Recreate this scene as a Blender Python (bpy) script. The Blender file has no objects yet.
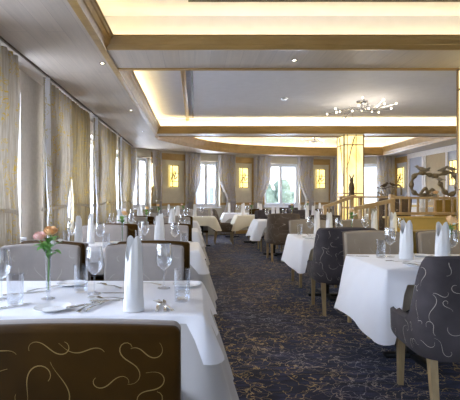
import bpy, bmesh, math, random
from mathutils import Vector, Matrix
PI = math.pi
R = random.Random(7)
C = bpy.context.scene.collection
sc = bpy.context.scene

# ------------------------------------------------------------------ materials
def _mat(name):
    m = bpy.data.materials.new(name); m.use_nodes = True
    nt = m.node_tree; b = nt.nodes['Principled BSDF']
    return m, nt, b
def N(nt, t, **kw):
    n = nt.nodes.new(t)
    for k, v in kw.items(): setattr(n, k, v)
    return n
def coords(nt, scale=(1, 1, 1), rot=(0, 0, 0)):
    tc = N(nt, 'ShaderNodeTexCoord'); mp = N(nt, 'ShaderNodeMapping')
    mp.inputs['Scale'].default_value = scale; mp.inputs['Rotation'].default_value = rot
    nt.links.new(tc.outputs['Object'], mp.inputs['Vector'])
    return mp.outputs['Vector']
def ramp(nt, fac, stops, mode='LINEAR'):
    r = N(nt, 'ShaderNodeValToRGB'); r.color_ramp.interpolation = mode
    e = r.color_ramp.elements
    while len(e) < len(stops): e.new(0.5)
    for i, (p, c) in enumerate(stops):
        e[i].position = p; e[i].color = (*c, 1) if len(c) == 3 else c
    nt.links.new(fac, r.inputs['Fac'])
    return r.outputs['Color']
def noise(nt, vec, scale, detail=3, rough=.5, dist=0):
    n = N(nt, 'ShaderNodeTexNoise')
    n.inputs['Scale'].default_value = scale; n.inputs['Detail'].default_value = detail
    n.inputs['Roughness'].default_value = rough; n.inputs['Distortion'].default_value = dist
    nt.links.new(vec, n.inputs['Vector'])
    return n.outputs['Fac']
def bump(nt, b, h, strength=.2, dist=.01):
    n = N(nt, 'ShaderNodeBump'); n.inputs['Strength'].default_value = strength
    n.inputs['Distance'].default_value = dist
    nt.links.new(h, n.inputs['Height']); nt.links.new(n.outputs['Normal'], b.inputs['Normal'])
def mixc(nt, fac, a, b_):
    m = N(nt, 'ShaderNodeMix', data_type='RGBA')
    if isinstance(fac, (int, float)): m.inputs[0].default_value = fac
    else: nt.links.new(fac, m.inputs[0])
    for i, v in ((6, a), (7, b_)):
        if isinstance(v, tuple): m.inputs[i].default_value = (*v, 1)
        else: nt.links.new(v, m.inputs[i])
    return m.outputs[2]
def simple(name, col, rough=.5, metal=0, var=.12, nscale=8, bstr=0, bscale=200, spec=None, sheen=0):
    m, nt, b = _mat(name)
    v = coords(nt)
    f = noise(nt, v, nscale, 4)
    lo = tuple(c*(1-var) for c in col); hi = tuple(min(1, c*(1+var)) for c in col)
    nt.links.new(ramp(nt, f, [(.3, lo), (.7, hi)]), b.inputs['Base Color'])
    b.inputs['Roughness'].default_value = rough; b.inputs['Metallic'].default_value = metal
    if spec is not None: b.inputs['Specular IOR Level'].default_value = spec
    if sheen: b.inputs['Sheen Weight'].default_value = sheen; b.inputs['Sheen Roughness'].default_value = .4
    if bstr: bump(nt, b, noise(nt, v, bscale, 2), bstr, .002)
    return m
def wood(name, c1, c2, rough=.4, scale=(1, 1, 14), bstr=.1):
    m, nt, b = _mat(name)
    v = coords(nt, scale)
    f = noise(nt, v, 3.0, 6, .6, .6)
    nt.links.new(ramp(nt, f, [(.3, c1), (.7, c2)]), b.inputs['Base Color'])
    b.inputs['Roughness'].default_value = rough
    bump(nt, b, f, bstr, .003)
    return m
def glow(name, c1, c2, strength, nscale=2.5):
    m, nt, b = _mat(name)
    v = coords(nt, (1, 1, .5))
    f = noise(nt, v, nscale, 5, .6, .8)
    col = ramp(nt, f, [(.35, c1), (.65, c2)])
    nt.links.new(col, b.inputs['Base Color']); nt.links.new(col, b.inputs['Emission Color'])
    b.inputs['Emission Strength'].default_value = strength
    b.inputs['Roughness'].default_value = .3
    return m
def glassy(name, tint=(1, 1, 1), edge=.55, base=.06):
    m = bpy.data.materials.new(name); m.use_nodes = True
    nt = m.node_tree; nt.nodes.clear()
    o = N(nt, 'ShaderNodeOutputMaterial'); tr = N(nt, 'ShaderNodeBsdfTransparent'); gl = N(nt, 'ShaderNodeBsdfGlossy')
    tr.inputs[0].default_value = (*tint, 1); gl.inputs['Roughness'].default_value = .03
    gl.inputs[0].default_value = (.95, .97, 1, 1)
    lw = N(nt, 'ShaderNodeLayerWeight'); lw.inputs[0].default_value = .22
    mr = N(nt, 'ShaderNodeMapRange'); mr.inputs[3].default_value = base; mr.inputs[4].default_value = edge
    nt.links.new(lw.outputs['Facing'], mr.inputs[0])
    mx = N(nt, 'ShaderNodeMixShader'); nt.links.new(mr.outputs[0], mx.inputs[0])
    nt.links.new(tr.outputs[0], mx.inputs[1]); nt.links.new(gl.outputs[0], mx.inputs[2])
    nt.links.new(mx.outputs[0], o.inputs[0])
    return m

def m_soffit():
    m, nt, b = _mat('soffit_wood')
    v = coords(nt)
    br = N(nt, 'ShaderNodeTexBrick')
    mp = N(nt, 'ShaderNodeMapping'); mp.inputs['Rotation'].default_value = (0, 0, PI/2)
    nt.links.new(v, mp.inputs[0]); nt.links.new(mp.outputs[0], br.inputs['Vector'])
    br.inputs['Scale'].default_value = 1; br.inputs['Brick Width'].default_value = 2.4; br.inputs['Row Height'].default_value = .16
    br.inputs['Mortar Size'].default_value = .002
    br.inputs['Color1'].default_value = (.52, .45, .38, 1); br.inputs['Color2'].default_value = (.47, .405, .34, 1)
    br.inputs['Mortar'].default_value = (.36, .31, .27, 1)
    v2 = coords(nt, (9, .5, 1))
    g = noise(nt, v2, 3, 6, .6, .5)
    gcol = ramp(nt, g, [(.3, (.90, .90, .90)), (.7, (1.06, 1.05, 1.04))])
    mm = N(nt, 'ShaderNodeMix', data_type='RGBA', blend_type='MULTIPLY'); mm.inputs[0].default_value = 1
    nt.links.new(br.outputs['Color'], mm.inputs[6]); nt.links.new(gcol, mm.inputs[7])
    nt.links.new(mm.outputs[2], b.inputs['Base Color']); b.inputs['Roughness'].default_value = .5
    return m
def m_carpet():
    m, nt, b = _mat('vine_carpet')
    v = coords(nt); vs = coords(nt, (1.2, 4.5, 1))
    base = ramp(nt, noise(nt, vs, 3.2, 5, .65), [(.38, (.004, .004, .010)), (.50, (.012, .013, .034)), (.66, (.038, .042, .10))])
    # wandering vine lines = isolines of distorted noise and warped cells
    n1 = noise(nt, coords(nt, (1, 1.3, 1)), 4.2, 2, .5, 1.6)
    def iso(f, c, w):
        s = N(nt, 'ShaderNodeMath', operation='SUBTRACT'); s.inputs[1].default_value = c; nt.links.new(f, s.inputs[0])
        a = N(nt, 'ShaderNodeMath', operation='ABSOLUTE'); nt.links.new(s.outputs[0], a.inputs[0])
        l = N(nt, 'ShaderNodeMath', operation='LESS_THAN'); l.inputs[1].default_value = w; nt.links.new(a.outputs[0], l.inputs[0])
        return l.outputs[0]
    vo = N(nt, 'ShaderNodeTexVoronoi', feature='DISTANCE_TO_EDGE'); vo.inputs['Scale'].default_value = 6.5
    nz = N(nt, 'ShaderNodeTexNoise'); nz.inputs['Scale'].default_value = 7; nz.inputs['Detail'].default_value = 3
    nt.links.new(v, nz.inputs['Vector'])
    ad = N(nt, 'ShaderNodeVectorMath', operation='MULTIPLY_ADD'); ad.inputs[1].default_value = (.34, .34, .34)
    nt.links.new(nz.outputs['Color'], ad.inputs[0]); nt.links.new(v, ad.inputs[2]); nt.links.new(ad.outputs[0], vo.inputs['Vector'])
    le = N(nt, 'ShaderNodeMath', operation='LESS_THAN'); le.inputs[1].default_value = .017; nt.links.new(vo.outputs['Distance'], le.inputs[0])
    gate = N(nt, 'ShaderNodeMath', operation='GREATER_THAN'); gate.inputs[1].default_value = .42
    nt.links.new(noise(nt, v, 2.6, 3), gate.inputs[0])
    mu = N(nt, 'ShaderNodeMath', operation='MULTIPLY'); nt.links.new(le.outputs[0], mu.inputs[0]); nt.links.new(gate.outputs[0], mu.inputs[1])
    vine = ramp(nt, noise(nt, v, 1.3, 2), [(.42, (.56, .38, .13)), (.6, (.27, .26, .30))])
    c = mixc(nt, mu.outputs[0], base, vine)
    c = mixc(nt, iso(n1, .5, .0055), c, vine)
    nt.links.new(c, b.inputs['Base Color']); b.inputs['Roughness'].default_value = .95
    b.inputs['Sheen Weight'].default_value = .10; b.inputs['Sheen Tint'].default_value = (.7, .75, 1, 1)
    bump(nt, b, noise(nt, v, 350, 2), .4, .003)
    return m
def m_curtain(name, c1, c2, gold):
    m, nt, b = _mat(name)
    v = coords(nt)
    f = noise(nt, coords(nt, (30, 30, 1.2)), 3, 3)
    base = ramp(nt, f, [(.3, c1), (.7, c2)])
    n1 = noise(nt, v, 11, 3, .5, 1.5)
    s = N(nt, 'ShaderNodeMath', operation='COMPARE'); s.inputs[1].default_value = .5; s.inputs[2].default_value = .022
    nt.links.new(n1, s.inputs[0])
    g2 = N(nt, 'ShaderNodeMath', operation='GREATER_THAN'); g2.inputs[1].default_value = .5; nt.links.new(noise(nt, v, 4, 2), g2.inputs[0])
    mu = N(nt, 'ShaderNodeMath', operation='MULTIPLY'); nt.links.new(s.outputs[0], mu.inputs[0]); nt.links.new(g2.outputs[0], mu.inputs[1])
    c = mixc(nt, mu.outputs[0], base, gold)
    nt.links.new(c, b.inputs['Base Color']); b.inputs['Roughness'].default_value = .55
    b.inputs['Sheen Weight'].default_value = .3
    tr = N(nt, 'ShaderNodeBsdfTranslucent'); nt.links.new(c, tr.inputs[0])
    mx = N(nt, 'ShaderNodeMixShader'); mx.inputs[0].default_value = .12
    out = nt.nodes['Material Output']
    nt.links.new(b.outputs[0], mx.inputs[1]); nt.links.new(tr.outputs[0], mx.inputs[2]); nt.links.new(mx.outputs[0], out.inputs[0])
    return m

M = dict(
    soffit=m_soffit(), carpet=m_carpet(), litwall=simple('yellow_lit_wall', (.66, .46, .13), .6, var=.06),  # yellow light on the low wall is put into its colour
    ceil=simple('ceiling_paint', (.64, .655, .74), .7, var=.03),
    cove=simple('cove_paint', (.80, .78, .70), .7, var=.03),
    wall=simple('wall_wallpaper', (.50, .455, .36), .7, var=.05, bstr=.1),
    pier=simple('pier_wallpaper', (.78, .74, .71), .7, var=.06, nscale=20),
    greywall=simple('blue_grey_wall', (.42, .44, .52), .7, var=.04),
    alcove=simple('alcove_plaster', (.42, .32, .18), .7, var=.05),
    oak=wood('honey_oak_trim', (.33, .195, .055), (.46, .29, .10), .35, (.6, 3, 3)),
    oakdark=wood('dark_oak_trim', (.20, .12, .045), (.30, .185, .07), .35, (.6, 3, 3)),
    leg=wood('light_oak_leg', (.40, .28, .14), (.52, .38, .20), .4, (14, 14, 2)),
    rail=wood('railing_oak', (.42, .28, .13), (.56, .39, .20), .4, (4, 4, 4)),
    bronze=simple('dark_bronze', (.10, .07, .04), .4, .7),
    black=simple('black_metal', (.012, .012, .014), .4, .3),
    chrome=simple('chrome', (.45, .45, .46), .25, 1.0),
    silver=simple('silver_cutlery', (.62, .61, .58), .18, 1.0),
    white_paint=simple('white_window_paint', (.80, .83, .90), .35, var=.02),
    cloth=simple('white_linen', (.82, .82, .86), .8, var=.02, bstr=.15, bscale=400, sheen=.2),
    cream=simple('cream_linen', (.78, .72, .58), .8, var=.03, bstr=.15, bscale=400, sheen=.2),
    under=simple('shaded_ecru_linen', (.50, .48, .47), .8, var=.03, bstr=.15, bscale=400, sheen=.2),  # undercloth linen, darkened in colour for the shade it hangs in
    napkin=simple('napkin_linen', (.86, .86, .87), .8, var=.02, bstr=.1, bscale=300),
    china=simple('white_china', (.85, .86, .88), .12, var=.02),
    grey_fab=simple('grey_embroidered_fabric', (.31, .275, .255), .75, var=.14, nscale=5, bstr=.2, bscale=500, sheen=.15),
    beige_fab=simple('taupe_fabric', (.36, .30, .235), .75, var=.10, nscale=5, bstr=.2, bscale=500, sheen=.15),
    brown_velvet=simple('brown_velvet', (.060, .028, .0035), .7, var=.4, nscale=4, bstr=.1, sheen=.08, spec=.12),
    charcoal=simple('charcoal_velvet', (.075, .064, .068), .75, var=.35, nscale=4, bstr=.1, sheen=.12, spec=.12),
    gold_velvet=simple('ochre_velvet', (.42, .27, .05), .7, var=.15, nscale=4, bstr=.1, sheen=.35),
    mocha=simple('mocha_velvet', (.15, .115, .09), .7, var=.25, nscale=4, bstr=.1, sheen=.15, spec=.12),
    thread=simple('pale_embroidery_thread', (.50, .45, .38), .5, var=.1),
    thread_gold=simple('gold_embroidery_thread', (.42, .28, .09), .45, var=.1),
    curtain=m_curtain('patterned_curtain', (.36, .325, .31), (.50, .46, .445), (.50, .36, .06)),
    curtain_left=m_curtain('taupe_patterned_curtain', (.33, .28, .21), (.50, .44, .36), (.50, .34, .05)),
    curtain_warm_lit=m_curtain('warm_lit_curtain', (.25, .19, .10), (.36, .29, .17), (.45, .30, .05)),  # same cloth as its neighbours, tinted as if lit by warm light
    lining=m_curtain('white_lining', (.72, .73, .80), (.82, .83, .90), (.60, .52, .22)),
    glass=glassy('window_glass', (.97, .98, 1), .5, .02),
    crystal=glassy('crystal', (.95, .955, .965), .9, .03),
    water=glassy('water', (.95, .96, .97), .4, .02),
    onyx=glow('lit_onyx', (1.0, .74, .22), (1.0, .90, .50), 0.62),
    artglow=glow('backlit_panel', (1.0, .74, .18), (1.0, .88, .40), .95, 6),
    bulb=glow('bulb_glow', (1, .86, .6), (1, .9, .7), 5),
    lamp=glow('downlight_glow', (1, .86, .6), (1, .9, .7), 12),
    peach=simple('peach_petal', (.98, .60, .30), .5, var=.12, nscale=30, sheen=.3),
    pink=simple('pink_petal', (.97, .64, .60), .5, var=.15, nscale=30, sheen=.3),
    petalwhite=simple('white_petal', (.88, .86, .84), .5, var=.05),
    leaf=simple('leaf_green', (.12, .30, .06), .5, var=.3, nscale=30),
    stem=simple('stem_green', (.14, .30, .06), .5, var=.2, nscale=30),
    drift=wood('driftwood', (.12, .09, .05), (.28, .21, .12), .5, (6, 6, 6), .4),
    birdm=simple('patinated_bird', (.30, .25, .18), .4, .3, var=.3, nscale=20),
    purple=simple('plum_cloth', (.10, .05, .13), .7),
    candle=simple('ivory_wax', (.85, .80, .66), .4, var=.03),
    facade=simple('pale_render', (.62, .63, .66), .8, var=.05),
    roofm=simple('roof_slate', (.18, .17, .18), .7),
    asphalt=simple('pale_paving', (.45, .46, .50), .8),
    foliage=simple('hedge_leaves', (.30, .36, .24), .8, var=.3, nscale=3),
)

# ------------------------------------------------------------------ mesh helpers
def obj(name, bm, mats, parent=None, smooth=True, angle=40):
    me = bpy.data.meshes.new(name); bm.to_mesh(me); bm.free()
    if not isinstance(mats, (list, tuple)): mats = [mats]
    for m in mats: me.materials.append(m)
    if smooth:
        me.shade_smooth(); me.set_sharp_from_angle(angle=math.radians(angle))
    o = bpy.data.objects.new(name, me); C.objects.link(o)
    if parent: o.parent = parent
    return o
def empty(name, loc=(0, 0, 0), rz=0):
    o = bpy.data.objects.new(name, None); C.objects.link(o); o.location = loc; o.rotation_euler = (0, 0, rz)
    o.empty_display_size = .1
    return o
def tag(o, label, cat, group=None, kind=None):
    o['label'] = label; o['category'] = cat
    if group: o['group'] = group
    if kind: o['kind'] = kind
    return o
def struct(o): o['kind'] = 'structure'; return o
def dup(root, loc, rz=0, label=None, cat=None, group=None, swap=None, scale=None):
    def cp(o, parent):
        c = o.copy(); C.objects.link(c)
        if parent: c.parent = parent
        for ch in o.children: cp(ch, c)
        return c
    r = cp(root, None); r.location = loc; r.rotation_euler = (0, 0, rz)
    if scale: r.scale = scale
    if label: r['label'] = label
    if cat: r['category'] = cat
    if group: r['group'] = group
    return r
TEMPL = []
def drop_templates():
    for t in TEMPL:
        for ch in list(t.children_recursive): bpy.data.objects.remove(ch)
        bpy.data.objects.remove(t)

def box(bm, x0, x1, y0, y1, z0, z1, bev=0, seg=2, mi=0, M4=None):
    r = bmesh.ops.create_cube(bm, size=1)
    vs = r['verts']
    for v in vs:
        v.co = Vector(((x0+x1)/2+v.co.x*(x1-x0), (y0+y1)/2+v.co.y*(y1-y0), (z0+z1)/2+v.co.z*(z1-z0)))
    fs = set(f for v in vs for f in v.link_faces)
    if bev:
        es = list(set(e for v in vs for e in v.link_edges))
        rr = bmesh.ops.bevel(bm, geom=es, offset=bev, segments=seg, profile=.5, affect='EDGES')
        fs = set(f for f in rr['faces']) | set(f for v in rr['verts'] for f in v.link_faces)
    vv = set(v for f in fs for v in f.verts)
    for f in fs: f.material_index = mi
    if M4:
        for v in vv: v.co = M4 @ v.co
    return vv
def lathe(bm, prof, n=20, c=(0, 0, 0), mi=0, caps=True, sx=1, sy=1):
    rings = []
    for r, z in prof:
        if r < 1e-5: rings.append([bm.verts.new((c[0], c[1], c[2]+z))])
        else: rings.append([bm.verts.new((c[0]+sx*r*math.cos(2*PI*i/n), c[1]+sy*r*math.sin(2*PI*i/n), c[2]+z)) for i in range(n)])
    for a, b in zip(rings, rings[1:]):
        for i in range(n):
            j = (i+1) % n
            if len(a) == 1 and len(b) == 1: continue
            if len(a) == 1: f = bm.faces.new((a[0], b[j], b[i]))
            elif len(b) == 1: f = bm.faces.new((a[i], a[j], b[0]))
            else: f = bm.faces.new((a[i], a[j], b[j], b[i]))
            f.material_index = mi
    if caps:
        if len(rings[0]) > 1: bm.faces.new(rings[0][::-1]).material_index = mi
        if len(rings[-1]) > 1: bm.faces.new(rings[-1]).material_index = mi
def tube(bm, pts, rad, n=8, mi=0, caps=True):
    pts = [Vector(p) for p in pts]
    if isinstance(rad, (int, float)): rad = [rad]*len(pts)
    rings = []; up = Vector((0, 0, 1)); prev = None
    for i, p in enumerate(pts):
        d = (pts[min(i+1, len(pts)-1)]-pts[max(i-1, 0)]).normalized()
        if prev is None:
            a = d.cross(up if abs(d.z) < .9 else Vector((1, 0, 0))).normalized()
        else:
            a = (prev - d*prev.dot(d)).normalized()
        prev = a; b = d.cross(a)
        rings.append([bm.verts.new(p+(a*math.cos(2*PI*k/n)+b*math.sin(2*PI*k/n))*rad[i]) for k in range(n)])
    for A, B in zip(rings, rings[1:]):
        for k in range(n):
            bm.faces.new((A[k], A[(k+1) % n], B[(k+1) % n], B[k])).material_index = mi
    if caps:
        bm.faces.new(rings[0][::-1]).material_index = mi; bm.faces.new(rings[-1]).material_index = mi
def spline(pts, k=8):
    P = [Vector(p) for p in pts]; out = []
    for i in range(len(P)-1):
        p0 = P[max(i-1, 0)]; p1 = P[i]; p2 = P[i+1]; p3 = P[min(i+2, len(P)-1)]
        for j in range(k):
            t = j/k
            out.append(.5*((2*p1)+(p2-p0)*t+(2*p0-5*p1+4*p2-p3)*t*t+(3*p1-p0-3*p2+p3)*t**3))
    out.append(P[-1]); return out
def prism(bm, pts2, z0, z1, mi=0):
    a = [bm.verts.new((x, y, z0)) for x, y in pts2]; b = [bm.verts.new((x, y, z1)) for x, y in pts2]
    bm.faces.new(a[::-1]).material_index = mi; bm.faces.new(b).material_index = mi
    n = len(a)
    for i in range(n): bm.faces.new((a[i], a[(i+1) % n], b[(i+1) % n], b[i])).material_index = mi
def ellipsoid(bm, c, r, rot=None, mi=0, u=12, v=8):
    m = Matrix.Translation(Vector(c)) @ (rot.to_4x4() if rot else Matrix()) @ Matrix.Diagonal((*r, 1))
    rr = bmesh.ops.create_uvsphere(bm, u_segments=u, v_segments=v, radius=1, matrix=m)
    for x in rr['verts']:
        for f in x.link_faces: f.material_index = mi
def new(): return bmesh.new()

# ------------------------------------------------------------------ room shell
S = 2.67           # underside of the timber soffit
YB = -3.0          # wall behind the camera
WT = .28           # wall thickness
def wall_seg(name, p0, p1, z0, z1, openings, mat, parts_mat=None):
    """wall from p0 to p1 (room on the left of p0->p1 reversed); openings (s0,s1,za,zb) along it"""
    p0 = Vector((*p0, 0)); p1 = Vector((*p1, 0)); L = (p1-p0).length
    d = (p1-p0)/L; nrm = Vector((-d.y, d.x, 0))     # outward normal: left of the direction
    m4 = Matrix(((d.x, nrm.x, 0, p0.x), (d.y, nrm.y, 0, p0.y), (0, 0, 1, 0), (0, 0, 0, 1)))
    bm = new(); s = -.0
    for (a, b, za, zb) in sorted(openings):
        box(bm, s, a, 0, WT, z0, z1, M4=m4)
        box(bm, a, b, 0, WT, z0, za, M4=m4); box(bm, a, b, 0, WT, zb, z1, M4=m4)
        s = b
    box(bm, s, L, 0, WT, z0, z1, M4=m4)
    return struct(obj(name, bm, mat, smooth=False)), m4
WN = [0]; LIGHTS = []
def window(m4, a, b, za, zb, casements=2, light=None, energy=60):
    WN[0] += 1
    root = struct(empty('window_%d' % WN[0], m4 @ Vector(((a+b)/2, .2, za))))
    q = m4.to_3x3(); ang = math.atan2(q[1][0], q[0][0]); root.rotation_euler = (0, 0, ang)
    w = (b-a)/2; h = zb-za; t = .06
    bm = new()
    box(bm, -w, -w+t, -.03, .03, 0, h, .006); box(bm, w-t, w, -.03, .03, 0, h, .006)
    box(bm, -w+t, w-t, -.03, .03, 0, t, .006); box(bm, -w+t, w-t, -.03, .03, h-t, h, .006)
    obj('frame', bm, M['white_paint'], root)
    cw = (2*w-2*t)/casements
    for i in range(casements):
        x0 = -w+t+i*cw; x1 = x0+cw; f = .055
        bm = new()
        box(bm, x0, x0+f, -.055, .0, t, h-t, .005); box(bm, x1-f, x1, -.055, .0, t, h-t, .005)
        box(bm, x0+f, x1-f, -.055, .0, t, t+f, .005); box(bm, x0+f, x1-f, -.055, .0, h-t-f, h-t, .005)
        box(bm, x0+f, x1-f, -.045, -.01, h*.66, h*.66+.025)
        cs = obj('casement', bm, M['white_paint'], root)
        bm = new(); box(bm, x0+f, x1-f, -.03, -.024, t+f, h-t-f)
        obj('pane', bm, M['glass'], cs, smooth=False)
    bm = new(); tube(bm, [(0, -.06, h*.45), (0, -.085, h*.45), (0, -.085, h*.45-.1)], .008)
    obj('handle', bm, M['chrome'], root)
    bm = new(); box(bm, -w-.03, w+.03, -.26, -.06, -.035, 0, .008)
    obj('sill', bm, M['white_paint'], root)
    if energy: LIGHTS.append((m4, (a+b)/2, (za+zb)/2, (b-a), (zb-za), energy))
    return root

XL = -1.95
# left wall, direction such that outward (left normal) is -X : going +Y has left normal -X
left_wins = [(-2.4, -.7), (.2, 2.25), (2.95, 4.70), (5.40, 7.15), (7.85, 9.60), (10.30, 11.65)]
_, mL = wall_seg('wall_left', (XL, YB), (XL, 11.9), 0, S+.5, [(a-YB, b-YB, .80, 2.42) for a, b in left_wins], M['pier'])
WL = [window(mL, a-YB, b-YB, .80, 2.42, 2, energy=(15, 60, 75, 80, 80, 80)[i]) for i, (a, b) in enumerate(left_wins)]
P = [(XL, 11.9), (-1.05, 12.85), (-.30, 13.40), (2.0, 14.50), (4.85, 15.1), (6.95, 14.5), (7.0, 13.8)]
specs = [  # (opening start, end) in px-free metres along each segment
    [(.18, .92)], [], [(.35, 1.25)], [(.42, 1.75)], [(.5, 1.68)], []]
names = ['wall_far_left', 'wall_far_niche', 'wall_far_centre', 'wall_far_middle', 'wall_far_right', 'wall_far_corner']
FM = []
for i in range(6):
    ops = [(a, b, .92, 2.42) for a, b in specs[i]]
    _, m4 = wall_seg(names[i], P[i], P[i+1], 0, S+.8, ops, M['wall'] if i != 5 else M['greywall'])
    FM.append(m4)
    for a, b in specs[i]: window(m4, a, b, .92, 2.42, 2, energy=75)
_, mR = wall_seg('wall_right', (7.0, 13.8), (7.0, YB), 0, S+.8, [], M['greywall'])
_, mB = wall_seg('wall_back', (7.0, YB), (XL, YB), 0, S+.8, [(2.0, 4.2, .8, 2.42), (5.2, 7.2, .8, 2.42)], M['wall'])
window(mB, 2.0, 4.2, .8, 2.42, 2, energy=0); window(mB, 5.2, 7.2, .8, 2.42, 2, energy=0)

bm = new(); box(bm, XL-.3, 7.3, YB-.3, 15.6, -.12, 0); struct(obj('floor', bm, M['carpet'], smooth=False))

# coffers
def offset(poly, d):
    out = []; n = len(poly)
    for i in range(n):
        p0, p1, p2 = Vector(poly[i-1]), Vector(poly[i]), Vector(poly[(i+1) % n])
        a = (p1-p0).normalized(); b = (p2-p1).normalized()
        na = Vector((-a.y, a.x)); nb = Vector((-b.y, b.x))     # inward for CCW
        m = (na+nb)/(1+na.dot(nb)); out.append(tuple(p1+m*d))
    return out
curve3 = [tuple(v[:2]) for v in spline([(6.35, 14.15, 0), (4.3, 14.3, 0), (1.9, 13.65, 0), (.55, 12.8, 0), (-.30, 11.5, 0), (-.90, 10.3, 0)], 4)]
COF = [
    dict(poly=[(-.845, YB+.6), (6.2, YB+.6), (6.2, 4.0), (-.845, 4.0)], zc=3.03, lip=.095, w=1.5),
    dict(poly=[(-.845, 4.66), (6.2, 4.66), (6.2, 9.30), (-.845, 9.30)], zc=3.0, lip=.14, w=2.3),
    dict(poly=[(-.90, 9.85), (6.2, 9.85)]+curve3, zc=3.22, lip=.26, w=2.4),
]
outer = [(XL-.05, YB-.05), (7.05, YB-.05), (7.05, 13.9)] + [(p[0], p[1]+.05) for p in P[::-1][1:-1]] + [(XL-.05, 11.95)]
bm = new(); es = []
def loop(pts):
    vs = [bm.verts.new((x, y, S)) for x, y in pts]
    for i in range(len(vs)): es.append(bm.edges.new((vs[i], vs[(i+1) % len(vs)])))
loop(outer)
for c in COF: loop(c['poly'])
bmesh.ops.triangle_fill(bm, use_beauty=True, use_dissolve=False, edges=es, normal=(0, 0, -1))
struct(obj('ceiling', bm, M['soffit'], smooth=False))
LED = []
for k, c in enumerate(COF):
    poly = c['poly']; back = offset(poly, -.13); n = len(poly); zt = c['zc']; lip = c['lip']
    bm = new()
    A = [bm.verts.new((*p, S+.001)) for p in poly]; A2 = [bm.verts.new((*p, S+.001)) for p in back]; B = [bm.verts.new((*p, zt)) for p in back]
    for i in range(n):
        j = (i+1) % n
        bm.faces.new((A[i], A[j], A2[j], A2[i])); bm.faces.new((A2[i], A2[j], B[j], B[i]))
    bm.faces.new(B)
    struct(obj('ceiling_coffer_%d' % (k+1), bm, M['ceil'] if k < 3 else M['cove'], smooth=False))
    # crown moulding following the opening
    prof = [(-.035, 0), (-.035, -.012), (.0, -.018), (.012, 0), (.022, .2*lip), (.034, .26*lip), (.05, .62*lip), (.062, .7*lip), (.07, .92*lip), (.085, .96*lip), (.085, lip), (.0, lip), (.0, 0)]
    bm = new(); rings = [[bm.verts.new((*p, S+z)) for p in offset(poly, d)] for d, z in prof]
    for a, b in zip(rings, rings[1:]):
        for i in range(n):
            j = (i+1) % n; f = bm.faces.new((a[i], b[i], b[j], a[j]))
    struct(obj('trim_%d' % (k+1), bm, M['oak'], angle=25))
    mid = offset(poly, -.045)
    i = 0
    for i in range(n):
        j = (i+1) % n; a = Vector(mid[i]); b = Vector(mid[j]); L = (b-a).length
        if L < .2: continue
        if k == 0 and i == 0: continue
        LED.append((a, b, S+lip-.02, c['w']))
# oak band and black strips standing in for the shadow gaps on the raised ceilings
bm = new(); box(bm, -.20, -.13, 4.55, 9.40, 2.955, 3.0, .006); struct(obj('trim_4', bm, M['oak']))
bm = new(); box(bm, -.03, 6.1, 4.62, 9.10, 2.975, 2.999); struct(obj('ceiling_panel_1', bm, M['ceil'], smooth=False))
bm = new(); box(bm, -.06, -.03, 4.60, 9.10, 2.965, 2.999); struct(obj('trim_5', bm, M['black']))
bm = new(); box(bm, -.03, 6.1, YB+.7, 3.74, 3.005, 3.029); struct(obj('ceiling_panel_2', bm, M['ceil'], smooth=False))
bm = new(); box(bm, -.06, -.03, YB+.7, 3.74, 3.0, 3.029); box(bm, -.06, 6.1, 3.74, 3.77, 3.0, 3.029); struct(obj('trim_6', bm, M['black']))
# curtain track along the left windows
bm = new(); box(bm, -1.735, -1.715, YB+.1, 11.7, S-.018, S-.001); struct(obj('trim_7', bm, M['bronze']))
bm = new(); box(bm, -.915, -.85, YB+.1, 9.9, S-.016, S-.001, .004); struct(obj('trim_60', bm, M['oak']))

# far wall panelling: frieze, dado rail, skirting and uprights, following each wall
def trim_on(name, m4, L, items, mat):
    bm = new()
    for (s0, s1, z0, z1, t) in items: box(bm, s0, s1, -t, -.001, z0, z1, .004, 1, M4=m4)
    return struct(obj(name, bm, mat))
tn = 8
for i in range(6):
    L = (Vector(P[i+1])-Vector(P[i])).length
    ops = specs[i]; it = []
    s = 0
    segs = []
    for a, b in ops: segs.append((s, a)); s = b
    segs.append((s, L))
    for s0, s1 in segs:
        if s1-s0 < .1: continue
        it += [(s0, s1, 2.40, 2.60, .02), (s0, s1, .98, 1.06, .025), (s0, s1, 0, .12, .02), (s0, s0+.05, 1.06, 2.4, .018), (s1-.05, s1, 1.06, 2.4, .018)]
    trim_on('trim_%d' % tn, FM[i], L, it, M['oak']); tn += 1
# right wall panel frames and alcove (s measured from the far corner towards the camera)
it = [(0, 16.8, 2.50, 2.66, .03), (0, 16.8, 0, .12, .02)]
for s in (.02, .88, 1.0, 2.1, 2.95, 4.1, 5.3, 7.0): it.append((s, s+.09, .12, 2.5, .03))
it += [(0, .88, 1.0, 1.06, .025), (2.2, 16.8, 1.0, 1.06, .025)]
trim_on('trim_%d' % tn, mR, 16, it, M['pier']); tn += 1
bm = new(); box(bm, 0, 16.7, -.018, -.001, .12, 1.0, M4=mR); struct(obj('trim_%d' % tn, bm, M['litwall'])); tn += 1
bm = new(); box(bm, 1.1, 2.1, -.012, -.001, .12, 2.5, M4=mR); struct(obj('wall_alcove', bm, M['alcove'], smooth=False))

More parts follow.
